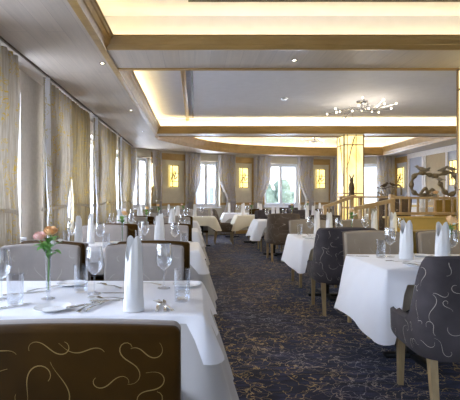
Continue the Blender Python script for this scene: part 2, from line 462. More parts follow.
# ------------------------------------------------------------------ curtains
def curtain(m4, s0, s1, side, label, mat='curtain', off=.16, lining=False, tie=1.12, full=1.0, group=None):
    """hangs from s0 to s1; 'side' = which end it is gathered to (-1: s0, +1: s1)"""
    root = empty('curtain', m4 @ Vector(((s0+s1)/2, -off, 0)))
    q = m4.to_3x3(); root.rotation_euler = (0, 0, math.atan2(q[1][0], q[0][0]))
    w = s1-s0; bm = new(); nu, nv = 64, 22; folds = max(4, round(w/.12)); g = []
    r = random.Random(round(s0*100)); ph = r.random()*6
    zt, zb = S-.02, .03
    def shape(u, z):
        t = (zt-z)/(zt-zb); zt_ = (z-tie)
        pinch = math.exp(-(zt_/.42)**2)*.42*full + .12*t*full
        ww = 1-pinch
        x = (u-.5) if side == 0 else (-.5+u*ww if side < 0 else .5-(1-u)*ww)
        return x*w
    for j in range(nv+1):
        z = zt+(zb-zt)*j/nv; row = []
        for i in range(nu+1):
            u = i/nu; a = .042*(1+.4*math.sin(3*u*PI+ph))*(.75+.25*math.sin(j*.5+ph))
            if j == 0: a *= .8
            y = a*math.sin(2*PI*folds*u+ph+.4*math.sin(j*.25)) 
            row.append(bm.verts.new((shape(u, z), y, z)))
        g.append(row)
    for j in range(nv):
        for i in range(nu): bm.faces.new((g[j][i], g[j][i+1], g[j+1][i+1], g[j+1][i]))
    obj('panel', bm, M[mat], root, angle=180)
    # tieback band
    xa, xb = shape(0, tie), shape(1, tie)
    bm = new()
    ring = [((xa+xb)/2+(abs(xb-xa)/2+.02)*math.cos(t), .055*math.sin(t), tie-.02*math.cos(t)*(1 if side > 0 else -1)) for t in [2*PI*k/20 for k in range(20)]]
    lo = [bm.verts.new((x, y, z-.018)) for x, y, z in ring]; hi = [bm.verts.new((x, y, z+.018)) for x, y, z in ring]
    for k in range(20): bm.faces.new((lo[k], lo[(k+1) % 20], hi[(k+1) % 20], hi[k]))
    obj('tieback', bm, M[mat], root)
    if lining:   # white lining turned out along the edge next the pier
        bm = new(); g = []
        e = -1 if side < 0 else 1
        for j in range(nv+1):
            z = zt+(zb-zt)*j/nv; row = []
            x0 = -w/2*1.0 if side < 0 else w/2
            xs = shape(0 if side < 0 else 1, z)
            for i in range(9):
                u = i/8
                row.append(bm.verts.new((xs+e*(.01-.14*u), -.052-.02*math.sin(u*PI*2+z*2)-.02*math.exp(-((z-tie)/.1)**2)*(1-u), z)))
            g.append(row)
        for j in range(nv):
            for i in range(8): bm.faces.new((g[j][i], g[j][i+1], g[j+1][i+1], g[j+1][i]))
        obj('lining', bm, M['lining'], root, angle=180)
    tag(root, label, 'curtain', group)
    return root
ordn = ['nearest', 'second', 'third', 'fourth', 'fifth']
for k, (a, b) in enumerate(left_wins[2:]):
    nm = ordn[k]
    # near-side curtain (white lining turned out) and far-side curtain with warm light in its colour
    if k > 0:
        curtain(mL, a-YB-.50, a-YB+.60, -1, 'pale patterned curtain with white lining, near side of the %s left window' % nm, 'curtain_left', .17, True, full=.32)
        curtain(mL, max(b-1.28, a+.66)-YB, b-YB-.10, 1, 'patterned curtain in warm-lit colour on the far side of the %s left window' % nm, 'curtain_warm_lit', .155, False, full=.35)
    else:
        curtain(mL, a-YB+.3, b-YB-.52, 1, 'patterned curtain at the left frame edge beside the %s window' % nm, 'curtain_left', .17, False, full=.5)
fw = ['the narrow window in the left corner', 'the far window left of centre', 'the wide far window at centre', 'the far window right of the glowing column']
kk = 0
for i, (l0, l1, r0, r1) in ((0, (-.02, .26, .86, 1.22)), (2, (-.04, .50, 1.14, 1.80)), (3, (-.02, .62, 1.60, 2.22)), (4, (.0, .56, 1.54, 2.12))):
    curtain(FM[i], l0, l1, -1, 'grey patterned curtain tied back left of %s' % fw[kk], 'curtain', .12)
    curtain(FM[i], r0, r1, 1, 'grey patterned curtain tied back right of %s' % fw[kk], 'curtain', .12)
    kk += 1

# ------------------------------------------------------------------ wall lamps
def wall_art(m4, s, label, z=1.56, w=.34, h=.68, seed=0):
    root = empty('wall_lamp', m4 @ Vector((s, 0, z)))
    q = m4.to_3x3(); root.rotation_euler = (0, 0, math.atan2(q[1][0], q[0][0]))
    bm = new(); box(bm, -w/2+.04, w/2-.04, -.03, -.002, .06, h-.06); obj('mounting', bm, M['bronze'], root)
    bm = new(); box(bm, -w/2, w/2, -.06, -.03, 0, h, .004, 1); obj('glowing_panel', bm, M['artglow'], root)
    bm = new(); r = random.Random(seed)
    t = .018
    for x in (-w/2, -w*.2, w/2-t): box(bm, x, x+t, -.072, -.060, 0, h)
    for zz in (0, h*.25, h*.62, h-t): box(bm, -w/2, w/2, -.072, -.060, zz, zz+t)
    obj('lattice', bm, M['bronze'], root)
    bm = new()
    tube(bm, spline([(-.12, -.066, .2), (-.04, -.066, .36+.04*r.random()), (.03, -.066, .25), (.12, -.066, .33)], 6), .015, 6)
    tube(bm, spline([(.0, -.066, .3), (.05, -.066, .42), (.02, -.066, .5)], 5), [.013]*10+[.006], 6)
    obj('tree_motif', bm, M['bronze'], root)
    tag(root, label, 'lamp')
wall_art(FM[0], 1.1, 'glowing amber wall panel beside the narrow corner window', seed=1)
wall_art(FM[1], .45, 'leftmost glowing amber wall panel with lattice on the far wall', seed=2)
wall_art(FM[2], 2.15, 'glowing amber lattice panel between the two middle far windows', seed=3)
wall_art(FM[3], 2.52, 'glowing amber lattice panel just left of the glowing column', seed=4)
wall_art(FM[5], .34, 'glowing amber wall panel right of the far curtains by the alcove', seed=5)
wall_art(mR, 2.55, 'glowing amber wall panel behind the driftwood sculpture at right edge', seed=6, w=.42)

# ------------------------------------------------------------------ glowing columns
def column(x, y, w, label, seed, top):
    root = empty('glowing_column', (x, y, 0)); h = w/2; r = random.Random(seed)
    bm = new(); box(bm, -h, h, -h, h, .12, top); obj('onyx_body', bm, M['onyx'], root, smooth=False)
    bm = new(); box(bm, -h-.02, h+.02, -h-.02, h+.02, 0, .12, .004); obj('plinth', bm, M['oakdark'], root)
    bm = new(); e = .012
    for sx in (-1, 1):
        for sy in (-1, 1): box(bm, sx*h-e, sx*h+e, sy*h-e, sy*h+e, .12, top)
    for z in (top-.25, top-.03, 1.32, .7):
        box(bm, -h-e, h+e, -h-e, -h+.002, z, z+.022); box(bm, -h-e, -h+.002, -h, h, z, z+.022); box(bm, h-.002, h+e, -h, h, z, z+.022)
    for q in (-.33*w, 0.12*w): box(bm, q-.006, q+.006, -h-.008, -h+.002, .12, top)
    obj('frame', bm, M['oakdark'], root)
    bm = new()
    for f in range(2):
        pts = []; u = .05*w+.1*w*f; z = top-.05
        while z > 1.75-.3*f:
            pts.append((u, -h-.004, z) if f == 0 else (-h-.004, u, z)); z -= .05+.04*r.random(); u -= (.02+.03*r.random()-.012)*w*1.8
            u = max(u, -h*.8)
        tube(bm, pts, [.012*(1-.6*i/len(pts)) for i in range(len(pts))], 5)
    obj('crack_vein', bm, M['bronze'], root)
    tag(root, label, 'column')
column(3.59, 9.72, .44, 'glowing yellow onyx column in the middle distance', 3, S-.001)
column(3.188, 4.36, .56, 'glowing yellow onyx column at the right edge of the photo', 5, S-.001)

# ------------------------------------------------------------------ ceiling lamps
def chandelier(x, y, z, rad, n, label, seed, dp=.16):
    root = empty('chandelier', (x, y, z)); r = random.Random(seed)
    bm = new(); lathe(bm, [(.10, -.001), (.10, -.02), (.07, -.035), (0, -.04)], 20); obj('ceiling_rose', bm, M['chrome'], root)
    bm = new(); tube(bm, [(0, 0, -.03), (0, 0, -dp)], .012); ellipsoid(bm, (0, 0, -dp), (.035, .035, .03)); obj('stem', bm, M['chrome'], root)
    for i in range(n):
        a = 2*PI*i/n+.3*r.random(); L = rad*(.45+.55*((i*7) % n)/n); dz = -dp+(-.13+.24*r.random())*.9
        e = Vector((L*math.cos(a), L*math.sin(a), dz))
        m = Vector((.5*L*math.cos(a+.35), .5*L*math.sin(a+.35), -dp+.05*r.random()))
        bm = new(); tube(bm, spline([(0, 0, -dp), m, e], 5), .0045, 5)
        tube(bm, [m, m+Vector((.06*math.cos(a*3), .06*math.sin(a*3), .03))], .003, 4)
        arm = obj('arm', bm, M['chrome'], root)
        bm = new(); ellipsoid(bm, e, (.014, .014, .016), u=8, v=6); obj('bulb', bm, M['bulb'], arm)
    tag(root, label, 'chandelier')
    LIGHTS.append(('P', x, y, z-dp-.4, 12*rad/.6))
chandelier(3.0, 7.55, 2.975, .62, 19, 'branching chrome chandelier with tiny bulbs above the middle coffer', 1)
chandelier(3.5, 12.3, 3.22, .36, 12, 'smaller branching chandelier in the far curved coffer', 2, .36)
dl = [(-1.12, 2.4), (-.98, 4.45), (-1.05, 6.85), (-1.12, 9.1), (1.03, 4.35), (2.05, 4.33)]
dlab = ['downlight', 'round downlight in left soffit nearest the front coffer', 'round downlight in left soffit beside the middle coffer', 'round downlight in left soffit near the far curved coffer', 'round downlight in the middle of the cross beam', 'second round downlight in the cross beam']
for i, (x, y) in enumerate(dl):
    if i in (0, 5): continue
    root = empty('downlight', (x, y, S))
    bm = new(); lathe(bm, [(.020, -.001), (.032, -.001), (.032, -.008), (.020, -.008)], 20, caps=False); obj('ring', bm, M['chrome'], root)
    bm = new(); lathe(bm, [(.019, -.002), (.0, -.004)], 16, caps=False); obj('lens', bm, M['lamp'], root)
    tag(root, dlab[i], 'downlight')
    LIGHTS.append(('S', x, y, S-.02, 14))
root = empty('smoke_detector', (1.55, 7.3, 2.975)); bm = new(); lathe(bm, [(.05, 0), (.05, -.02), (.035, -.035), (0, -.038)], 20); obj('body', bm, M['china'], root)
bm = new(); lathe(bm, [(.06, -.0), (.06, -.008), (.05, -.008)], 20, caps=False); obj('base', bm, M['silver'], root)
tag(root, 'small round smoke detector on the middle raised ceiling', 'smoke detector')

# ------------------------------------------------------------------ embroidery
def swirl2d(r, sc_):
    """an S shaped vine: list of (x, z, halfwidth)"""
    a0 = r.uniform(0, 2*PI); cx, cz = 0, 0; pts = []; n = 22; k1 = r.choice((-1, 1)); st = sc_/n*1.5
    a = a0; A1 = r.uniform(1.5, 3.8); B1 = r.uniform(.6, 1.5); C1 = r.uniform(-.3, 1.2)
    for i in range(n):
        t = i/(n-1)
        curv = k1*(A1*math.cos(t*PI*B1)+C1)*st/sc_*2.1
        a += curv; cx += st*math.cos(a); cz += st*math.sin(a)
        pts.append((cx, cz, math.sin(PI*min(1, t*1.1+.05))*.0010+.0005))
    mx = sum(p[0] for p in pts)/n; mz = sum(p[1] for p in pts)/n
    return [(p[0]-mx, p[1]-mz, p[2]) for p in pts]
def embroider(bm, surf, u0, u1, v0, v1, n, size, seed, mi=1):
    """surf(u,v)->point (with small lift); u,v in metres"""
    r = random.Random(seed); cols = max(1, round(math.sqrt(n*(u1-u0)/(v1-v0)))); rows = max(1, round(n/cols))
    for i in range(cols):
        for j in range(rows):
            cu = u0+(i+.5+r.uniform(-.3, .3)+(.25 if j % 2 else -.25))*(u1-u0)/cols; cv = v0+(j+.5+r.uniform(-.3, .3))*(v1-v0)/rows
            pts = swirl2d(r, size*r.uniform(.6, 1.5)); prev = None
            for k in range(len(pts)):
                x, z, w = pts[k]; x2, z2, _ = pts[min(k+1, len(pts)-1)]; x1, z1, _ = pts[max(k-1, 0)]
                dx, dz = x2-x1, z2-z1; l = math.hypot(dx, dz) or 1; nx, nz = -dz/l*w, dx/l*w
                ua, va, ub, vb = cu+x+nx, cv+z+nz, cu+x-nx, cv+z-nz
                if min(ua, ub) < u0 or max(ua, ub) > u1 or min(va, vb) < v0 or max(va, vb) > v1: prev = None; continue
                A = bm.verts.new(surf(ua, va)); B = bm.verts.new(surf(ub, vb))
                if prev: bm.faces.new((prev[0], A, B, prev[1])).material_index = mi
                prev = (A, B)

# ------------------------------------------------------------------ chairs
def leg(bm, x, y, z1, sx, sy, t=.021):
    a = [bm.verts.new((x+dx*t*1.0, y+dy*t*1.0, z1)) for dx, dy in ((-1, -1), (1, -1), (1, 1), (-1, 1))]
    b = [bm.verts.new((x+sx+dx*t*.72, y+sy+dy*t*.72, 0)) for dx, dy in ((-1, -1), (1, -1), (1, 1), (-1, 1))]
    bm.faces.new(a); bm.faces.new(b[::-1])
    for i in range(4): bm.faces.new((b[i], b[(i+1) % 4], a[(i+1) % 4], a[i]))
def make_side_chair(inner, outer_, thr_in, thr_out, w=.57):
    root = empty('dining_chair'); h = w/2
    def lean(z): return -.10*max(0, (z-.42))**1.0*1.3
    bm = new(); box(bm, -h+.01, h-.01, -.22, .25, .36, .485, .03, 3)
    for v in bm.verts:
        if v.co.z > .46: v.co.z += .012*(1-(v.co.x/h)**2)
    obj('seat', bm, inner, root)
    bm = new(); box(bm, -h+.015, h-.015, -.215, .24, .30, .362, .008); obj('seat_frame', bm, outer_, root)
    def backpart(y0, y1, bev, top):
        bm = new(); box(bm, -h, h, y0, y1, .31, top, bev, 4)
        bmesh.ops.subdivide_edges(bm, edges=[e for e in bm.edges if abs(e.verts[0].co.x-e.verts[1].co.x) > .3], cuts=6, use_grid_fill=True)
        bmesh.ops.subdivide_edges(bm, edges=[e for e in bm.edges if abs(e.verts[0].co.z-e.verts[1].co.z) > .3], cuts=4, use_grid_fill=True)
        for v in bm.verts:
            z = v.co.z; v.co.z += (.016*(1-(v.co.x/h)**2) if z > .7 else 0)
            v.co.y += lean(z) - .03*(1-(v.co.x/h)**2)
        return bm
    def surf(y, s):
        return lambda u, v: (u, y+lean(v)-.03*(1-(u/h)**2)+s*.0015, v)
    bm = backpart(-.245, -.185, .022, .895); embroider(bm, surf(-.185, 1), -h+.03, h-.03, .5, .87, 12, .12, 3); obj('backrest', bm, [inner, thr_in], root)
    bm = backpart(-.285, -.240, .020, .898); embroider(bm, surf(-.285, -1), -h+.03, h-.03, .36, .88, 30, .095, 4); obj('back_shell', bm, [outer_, thr_out], root)
    for x, y, sx, sy in ((-h+.045, .21, 0, .01), (h-.045, .21, 0, .01), (-h+.045, -.21, 0, -.05), (h-.045, -.21, 0, -.05)):
        bm = new(); leg(bm, x, y, .31, sx, sy); obj('leg', bm, M['leg'], root, smooth=False)
    TEMPL.append(root); return root
def make_barrel(inner, outer_, thr_in, thr_out):
    root = empty('tub_chair'); a_, b_ = .315, .29; nE = 5.0
    def plan(th, r=1.0):
        c, s = math.cos(th), math.sin(th)
        return (math.copysign(abs(c)**(2/nE), c)*a_*r, math.copysign(abs(s)**(2/nE), s)*b_*r)
    # th: from right arm front (-T) around the back (-pi/2) to left arm front
    n = 48; ths = [(-PI/2)+(-1+2*i/n)*(PI/2+.50) for i in range(n+1)]
    def top(th):
        x, y = plan(th); t = (y+b_)/(2*b_)          # 0 at back, 1 at front
        k = min(1, max(0, (t-.09)/.27)); k = k*k*(3-2*k)
        return .925-.015*(abs(x)/a_)**2-.375*k**.85-.03*t
    zb = .345
    def wallpt(th, v, r):   # v 0..1 height
        z = zb+(top(th)-zb)*v; x, y = plan(th, r)
        fl = .035*(z-zb)/.55
        x *= 1+.08*(z-zb); y2 = y-(fl*1.6 if y < 0 else 0)*min(1, -y/b_ if y < 0 else 0)
        tuck = .05*max(0, 1-v*3.5)**2
        return Vector((x*(1-tuck*1.2), y2*(1-tuck), z))
    def shell(r0, r1, vtop, mats, name, cap):
        bm = new(); nv = 12; g0 = []; g1 = []
        for th in ths:
            g0.append([bm.verts.new(wallpt(th, j/nv*vtop, r0)) for j in range(nv+1)])
            g1.append([bm.verts.new(wallpt(th, j/nv*vtop, r1)) for j in range(nv+1)])
        for i in range(n):
            for j in range(nv):
                bm.faces.new((g0[i][j], g0[i+1][j], g0[i+1][j+1], g0[i][j+1]))
                bm.faces.new((g1[i][j], g1[i][j+1], g1[i+1][j+1], g1[i+1][j]))
            # rounded top: middle ridge
        rid = []
        for i, th in enumerate(ths):
            m = (g0[i][nv].co+g1[i][nv].co)/2+Vector((0, 0, .014)); rid.append(bm.verts.new(m))
        for i in range(n):
            bm.faces.new((g0[i][nv], g0[i+1][nv], rid[i+1], rid[i])); bm.faces.new((rid[i], rid[i+1], g1[i+1][nv], g1[i][nv]))
            bm.faces.new((g0[i+1][0], g0[i][0], g1[i][0], g1[i+1][0]))
        for i in (0, n):
            for j in range(nv):
                f = (g0[i][j], g0[i][j+1], g1[i][j+1], g1[i][j]); bm.faces.new(f if i == 0 else f[::-1])
            bm.faces.new((g0[i][nv], rid[i], g1[i][nv]))
        bmesh.ops.recalc_face_normals(bm, faces=bm.faces[:])
        return bm
    # arc-length parametrisation for embroidery
    arc = [0]
    for i in range(n): arc.append(arc[-1]+(wallpt(ths[i+1], .5, 1)-wallpt(ths[i], .5, 1)).length)
    Lt = arc[-1]
    def th_at(s):
        s = max(0, min(Lt, s)); i = 0
        while i < n-1 and arc[i+1] < s: i += 1
        f = (s-arc[i])/(arc[i+1]-arc[i]); return ths[i]+(ths[i+1]-ths[i])*f
    def mk(r, lift, zoff=0):
        def f(u, v):
            th = th_at(u); t = (v-zb)/(top(th)-zb); t = min(.97, t); return wallpt(th, t, r+lift)
        return f
    bm = shell(1.0, .90, 1.0, None, 'o', True); embroider(bm, mk(1.0, .006), .02, Lt-.02, .37, .9, 80, .085, 9); obj('back_shell', bm, [outer_, thr_out], root)
    bm = shell(.898, .80, .985, None, 'i', True); embroider(bm, mk(.80, -.006), .25, Lt-.25, .5, .88, 8, .11, 8); obj('backrest', bm, [inner, thr_in], root)
    bm = new(); box(bm, -.245, .245, -.22, .285, .35, .475, .03, 3)
    for v in bm.verts:
        if v.co.z > .45: v.co.z += .015*(1-(v.co.x/.25)**2)
    obj('seat', bm, inner, root)
    bm = new(); box(bm, -.24, .24, -.21, .26, .315, .352, .01); obj('seat_frame', bm, outer_, root)
    for x, y, sx, sy in ((-.235, .215, 0, .01), (.235, .215, 0, .01), (-.225, -.20, 0, -.05), (.225, -.20, 0, -.05)):
        bm = new(); leg(bm, x, y, .345, sx, sy, .022); obj('leg', bm, M['leg'], root, smooth=False)
    TEMPL.append(root); return root
CH = dict(
    brown=make_side_chair(M['grey_fab'], M['brown_velvet'], M['thread'], M['thread_gold']),
    gold=make_side_chair(M['beige_fab'], M['gold_velvet'], M['thread'], M['thread_gold']),
    taupe=make_side_chair(M['beige_fab'], M['mocha'], M['thread'], M['thread']),
    tub=make_barrel(M['charcoal'], M['charcoal'], M['thread'], M['thread']),
    tubmocha=make_barrel(M['mocha'], M['mocha'], M['thread'], M['thread']),
)
def chair(kind, x, y, rz, label, z=0):
    return dup(CH[kind], (x, y, z), rz, label, 'chair')

# ------------------------------------------------------------------ tables and cloths
TH = .745
def cloth(name, x0, x1, y0, y1, z, drops, mat, label, corner=1.3, flare=.10, cf=.25, amp=.012, seed=0, cat='tablecloth', k=9):
    """drops = (right, far, left, near)"""
    r = random.Random(seed); cx, cy = (x0+x1)/2, (y0+y1)/2
    ring = []   # (x, y, nx, ny, drop, phase)
    cor = [(x1, y0), (x1, y1), (x0, y1), (x0, y0)]; nr = [(1, 0), (0, 1), (-1, 0), (0, -1)]
    s_acc = 0
    for i in range(4):
        a = Vector(cor[i]); b = Vector(cor[(i+1) % 4]); L = (b-a).length; nn = max(8, int(L/.035)); D = drops[i]
        Dp = drops[i-1]; Dn = drops[(i+1) % 4]; c0 = math.hypot(D, Dp)*corner; c1 = math.hypot(D, Dn)*corner; cw_ = min(.34, .45*L, max(.07, D*1.05))
        for j in range(nn+1):
            t = j/nn; d = t*L; e = (1-t)*L
            w0 = max(0, 1-d/cw_)**1.25; w1 = max(0, 1-e/cw_)**1.25
            dr = D+(c0-D)*w0+(c1-D)*w1
            p = a+(b-a)*t; ring.append((p.x, p.y, nr[i][0], nr[i][1], dr, s_acc+d, max(w0, w1)))
        s_acc += L
        for j in range(1, 5):    # rounded corner turn
            q = j/5*PI/2; n0 = Vector(nr[i]); n1 = Vector(nr[(i+1) % 4]); m = n0*math.cos(q)+n1*math.sin(q)
            ring.append((b.x, b.y, m.x, m.y, c1*(1+.03*math.sin(q*2)), s_acc, 1))
    bm = new(); n = len(ring); nt_ = 8; rows = []
    ts = [0, .02]+[(j+1)/nt_ for j in range(nt_)]
    ph = r.random()*6
    for ti, t in enumerate(ts):
        row = []
        for (x, y, nx, ny, dr, s, cw) in ring:
            if ti == 0: row.append(bm.verts.new((x-cx, y-cy, z))); continue
            sag = amp*(math.sin(s*k*2+ph)+.6*math.sin(s*k*3.7+ph*2))*t*(1-.6*cw)
            out = .004+flare*dr*t**.8*(1+cf*cw)+sag+abs(amp)*t
            row.append(bm.verts.new((x-cx+nx*out, y-cy+ny*out, z-dr*t-.002)))
        rows.append(row)
    for a, b in zip(rows, rows[1:]):
        for i in range(n): bm.faces.new((a[i], b[i], b[(i+1) % n], a[(i+1) % n]))
    bm.faces.new(rows[0])
    bmesh.ops.remove_doubles(bm, verts=rows[0], dist=1e-5)
    bmesh.ops.recalc_face_normals(bm, faces=bm.faces[:])
    o = obj(name, bm, mat, angle=60); o.location = (cx, cy, 0)
    tag(o, label, cat); return o
def table(x0, x1, y0, y1, desc, overmat='cloth', undermat='under', ud=(.40, .22, .40, .22), od=(.2, .13, .2, .13), seed=0, z=0, uf=.22, ocf=.25, of=.36, oamp=.008, ok=9, kinds=True, oc=1.08, n_ped=2):
    w, d = x1-x0, y1-y0; cx, cy = (x0+x1)/2, (y0+y1)/2
    root = empty('dining_table', (cx, cy, z))
    bm = new(); box(bm, -w/2+.005, w/2-.005, -d/2+.005, d/2-.005, TH-.03, TH-.002, .004); obj('tabletop', bm, M['leg'], root)
    for px in ((-w*.28, w*.28) if n_ped == 2 else (0,)):
        bm = new(); lathe(bm, [(.045, .03), (.045, TH-.06), (.09, TH-.03)], 16, (px, 0, 0)); p = obj('pedestal', bm, M['black'], root)
        bm = new(); box(bm, px-.22, px+.22, -.035, .035, .002, .035, .01); box(bm, px-.035, px+.035, -.30, .30, .002, .037, .01)
        obj('foot', bm, M['black'], root)
    tag(root, 'rectangular pedestal dining table under cloths, %s' % desc, 'table')
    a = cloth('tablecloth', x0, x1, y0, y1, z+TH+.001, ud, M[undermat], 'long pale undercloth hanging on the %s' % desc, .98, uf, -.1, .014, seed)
    b = cloth('overcloth', x0-.004, x1+.004, y0-.004, y1+.004, z+TH+.005, od, M[overmat], '%s overcloth laid on top of the %s' % ('cream' if overmat == 'cream' else 'white', desc), oc, of, ocf, oamp, seed+1, k=ok)
    return z+TH+.0055

# ------------------------------------------------------------------ tableware templates
def T(root): TEMPL.append(root); return root
def make_wine():
    root = empty('wine_glass')
    bm = new(); lathe(bm, [(.036, 0), (.036, .002), (.012, .006), (.0045, .014), (.0038, .05), (.0042, .095), (.012, .104)], 24); obj('stem', bm, M['crystal'], root)
    bm = new(); lathe(bm, [(.003, .100), (.020, .108), (.038, .130), (.046, .157), (.045, .188), (.037, .243), (.0355, .244), (.0435, .188), (.0445, .157), (.037, .132), (.019, .111), (.0, .104)], 28, caps=False)
    obj('bowl', bm, M['crystal'], root); return T(root)
def make_tumbler():
    root = empty('water_glass')
    bm = new(); lathe(bm, [(.033, 0), (.034, .002), (.038, .145), (.0365, .145), (.0325, .012), (0, .012)], 28); obj('body', bm, M['crystal'], root)
    bm = new(); lathe(bm, [(.0318, .013), (.0335, .045), (0, .045)], 24, caps=True); obj('water', bm, M['water'], root); return T(root)
def make_napkin():
    root = empty('napkin'); n = 60; nv = 14
    bm = new(); g = []
    for i in range(n+1):
        th = -PI/2+i/n*2*PI*1.22; row = []
        ext = 1+.10*i/n; pk = abs(math.cos((th+PI/2)*1.0-.35))**1.6; htop = .20+.12*pk
        fold = .0025*math.sin(th*9)
        for j in range(nv+1):
            t = j/nv; rr = (.038-.012*t+.004*math.sin(t*PI))*ext+fold*t
            lean = .012*t*t*pk
            row.append(bm.verts.new(((rr+lean)*math.cos(th), (rr*.62)*math.sin(th), .001+htop*t)))
        g.append(row)
    for i in range(n):
        for j in range(nv): bm.faces.new((g[i][j], g[i+1][j], g[i+1][j+1], g[i][j+1]))
    obj('folded_cloth', bm, M['napkin'], root, angle=70)
    bm = new(); g = []          # inner upright leaf
    for i in range(13):
        u = i/12*2-1; row = []
        for j in range(9):
            t = j/8; row.append(bm.verts.new((u*.034*(1-.55*t), .010-.012*u*u, .01+t*(.285-.05*abs(u)))))
        g.append(row)
    for i in range(12):
        for j in range(8): bm.faces.new((g[i][j], g[i+1][j], g[i+1][j+1], g[i][j+1]))
    obj('inner_fold', bm, M['napkin'], root, angle=70)
    bm = new(); lathe(bm, [(.0395, .002), (.041, .004), (.0405, .052), (.040, .054)], 32, caps=False, sx=1.08, sy=.72); obj('cuff', bm, M['napkin'], root)
    return T(root)
def make_plate(r=.08):
    root = empty('side_plate')
    bm = new(); lathe(bm, [(0, .001), (r*.6, .001), (r*.66, .004), (r, .013), (r, .015), (r*.66, .007), (r*.58, .005)], 36, caps=False); obj('rim', bm, M['china'], root)
    bm = new(); lathe(bm, [(r*.585, .0048), (0, .0046)], 36, caps=False); obj('well', bm, M['china'], root); return T(root)
def arcz(y, L): return .004+.010*math.sin(PI*max(0, min(1, y/L)))
def make_fork():
    root = empty('fork'); L = .19
    bm = new(); prism(bm, [(-.008, 0), (.008, 0), (.0045, .06), (.003, .11), (.006, .125), (-.006, .125), (-.003, .11), (-.0045, .06)], 0, .0025)
    for v in bm.verts: v.co.z += .003+.006*math.sin(PI*v.co.y/.13)
    obj('handle', bm, M['silver'], root)
    bm = new(); prism(bm, [(-.006, .125), (.006, .125), (.013, .14), (.013, .15), (-.013, .15), (-.013, .14)], .003, .0055)
    for k in range(4):
        x = -.0115+k*.0077; prism(bm, [(x-.0017, .149), (x+.0017, .149), (x+.0008, .195), (x-.0008, .195)], .003, .0055)
    for v in bm.verts: v.co.z += .008*math.sin(PI*(v.co.y-.12)/.09)
    obj('tines', bm, M['silver'], root); return T(root)
def make_knife():
    root = empty('knife')
    bm = new(); prism(bm, [(-.007, 0), (.007, 0), (.0055, .1), (-.0055, .1)], .001, .007); obj('handle', bm, M['silver'], root)
    bm = new(); prism(bm, [(-.005, .1), (.005, .1), (.010, .14), (.009, .19), (.001, .215), (-.005, .2)], .003, .005); obj('blade', bm, M['silver'], root); return T(root)
def make_spoon():
    root = empty('spoon')
    bm = new(); prism(bm, [(-.006, 0), (.006, 0), (.003, .1), (-.003, .1)], .003, .0055); obj('handle', bm, M['silver'], root)
    bm = new(); ellipsoid(bm, (0, .122, .005), (.015, .025, .004)); obj('bowl', bm, M['silver'], root); return T(root)
def make_vase():
    root = empty('bud_vase')
    bm = new(); lathe(bm, [(.034, 0), (.034, .003), (.012, .010), (.008, .020), (.011, .034), (.012, .12), (.017, .245), (.0158, .245), (.0108, .12), (.0098, .036), (0, .03)], 24); obj('glass_body', bm, M['crystal'], root)
    bm = new(); lathe(bm, [(.0096, .037), (.0106, .13), (0, .13)], 20); obj('water', bm, M['water'], root); return T(root)
def bloom(c, rad, mat, parent, seed=0, name='bloom', tilt=(0, 0)):
    bm = new(); r = random.Random(seed); c = Vector(c)
    rot = Matrix.Rotation(tilt[0], 3, 'X') @ Matrix.Rotation(tilt[1], 3, 'Y')
    for lay, (n, rr, open_, hh) in enumerate(((3, .36, .05, 1.15), (4, .62, .15, 1.2), (5, .85, .32, 1.1), (6, 1.0, .6, .95))):
        for k in range(n):
            a0 = 2*PI*(k+.5*lay)/n+r.uniform(-.15, .15); wdt = 2*PI/n*.72; g = []
            for i in range(7):
                u = i/6*2-1; row = []
                for j in range(6):
                    t = j/5; q = rad*rr*(math.sin(t*PI*.5)**.7)*(1+.12*open_*t*t*2)*(1-.0*abs(u))
                    z = -rad*.45+rad*hh*1.25*t*(1-.22*u*u)-open_*rad*.35*t**3
                    th = a0+u*wdt*(1-.12*t)
                    row.append(bm.verts.new(c+rot @ Vector((q*math.cos(th), q*math.sin(th), z))))
                g.append(row)
            for i in range(6):
                for j in range(5): bm.faces.new((g[i][j], g[i+1][j], g[i+1][j+1], g[i][j+1]))
    return obj(name, bm, mat, parent, angle=80)
def leafm(bm, base, d, L, w):
    base = Vector(base); d = Vector(d).normalized(); s = d.cross(Vector((0, 0, 1))).normalized(); up = s.cross(d); pr = None
    for i in range(9):
        t = i/8; ww = w*math.sin(PI*t)**.8*(1-.25*t); c = base+d*L*t+up*(.15*L*math.sin(PI*t)-.1*L*t*t)
        a = [bm.verts.new(c-s*ww+up*ww*.25), bm.verts.new(c), bm.verts.new(c+s*ww+up*ww*.25)]
        if pr:
            bm.faces.new((pr[0], a[0], a[1], pr[1])); bm.faces.new((pr[1], a[1], a[2], pr[2]))
        pr = a
def make_rose(mat, name='rose', h=.325, rad=.030, seed=1, leaves=7, tip=(.016, -.01), white=False, small=False):
    root = empty(name); r = random.Random(seed); top = Vector((tip[0], tip[1], h))
    bm = new(); tube(bm, spline([(0, 0, .045), (.002, .002, .22), top*.93, top-Vector((0, 0, .012))], 5), .0024, 6); st = obj('stem', bm, M['stem'], root)
    bloom(top, rad, mat, root, seed, tilt=(.45, .1))
    for k in range(leaves):
        bm = new(); a = 2*PI*k/leaves+r.random(); z = h-.12+.065*r.random()
        leafm(bm, (0, 0, z), (math.cos(a), math.sin(a), .1+.8*r.random()), .085 if not small else .05, .024); obj('leaf', bm, M['leaf'], root)
    return T(root)
def make_sprig():
    root = empty('white_flower'); r = random.Random(4)
    bm = new(); tube(bm, [(0, 0, .05), (.003, .0, .24), (.040, -.01, .272)], .0016, 5); obj('stem', bm, M['stem'], root)
    for k in range(4):
        bloom((.042+r.uniform(-.02, .02), -.01+r.uniform(-.012, .012), .278+r.uniform(-.012, .012)), .011, M['petalwhite'], root, k)
    return T(root)
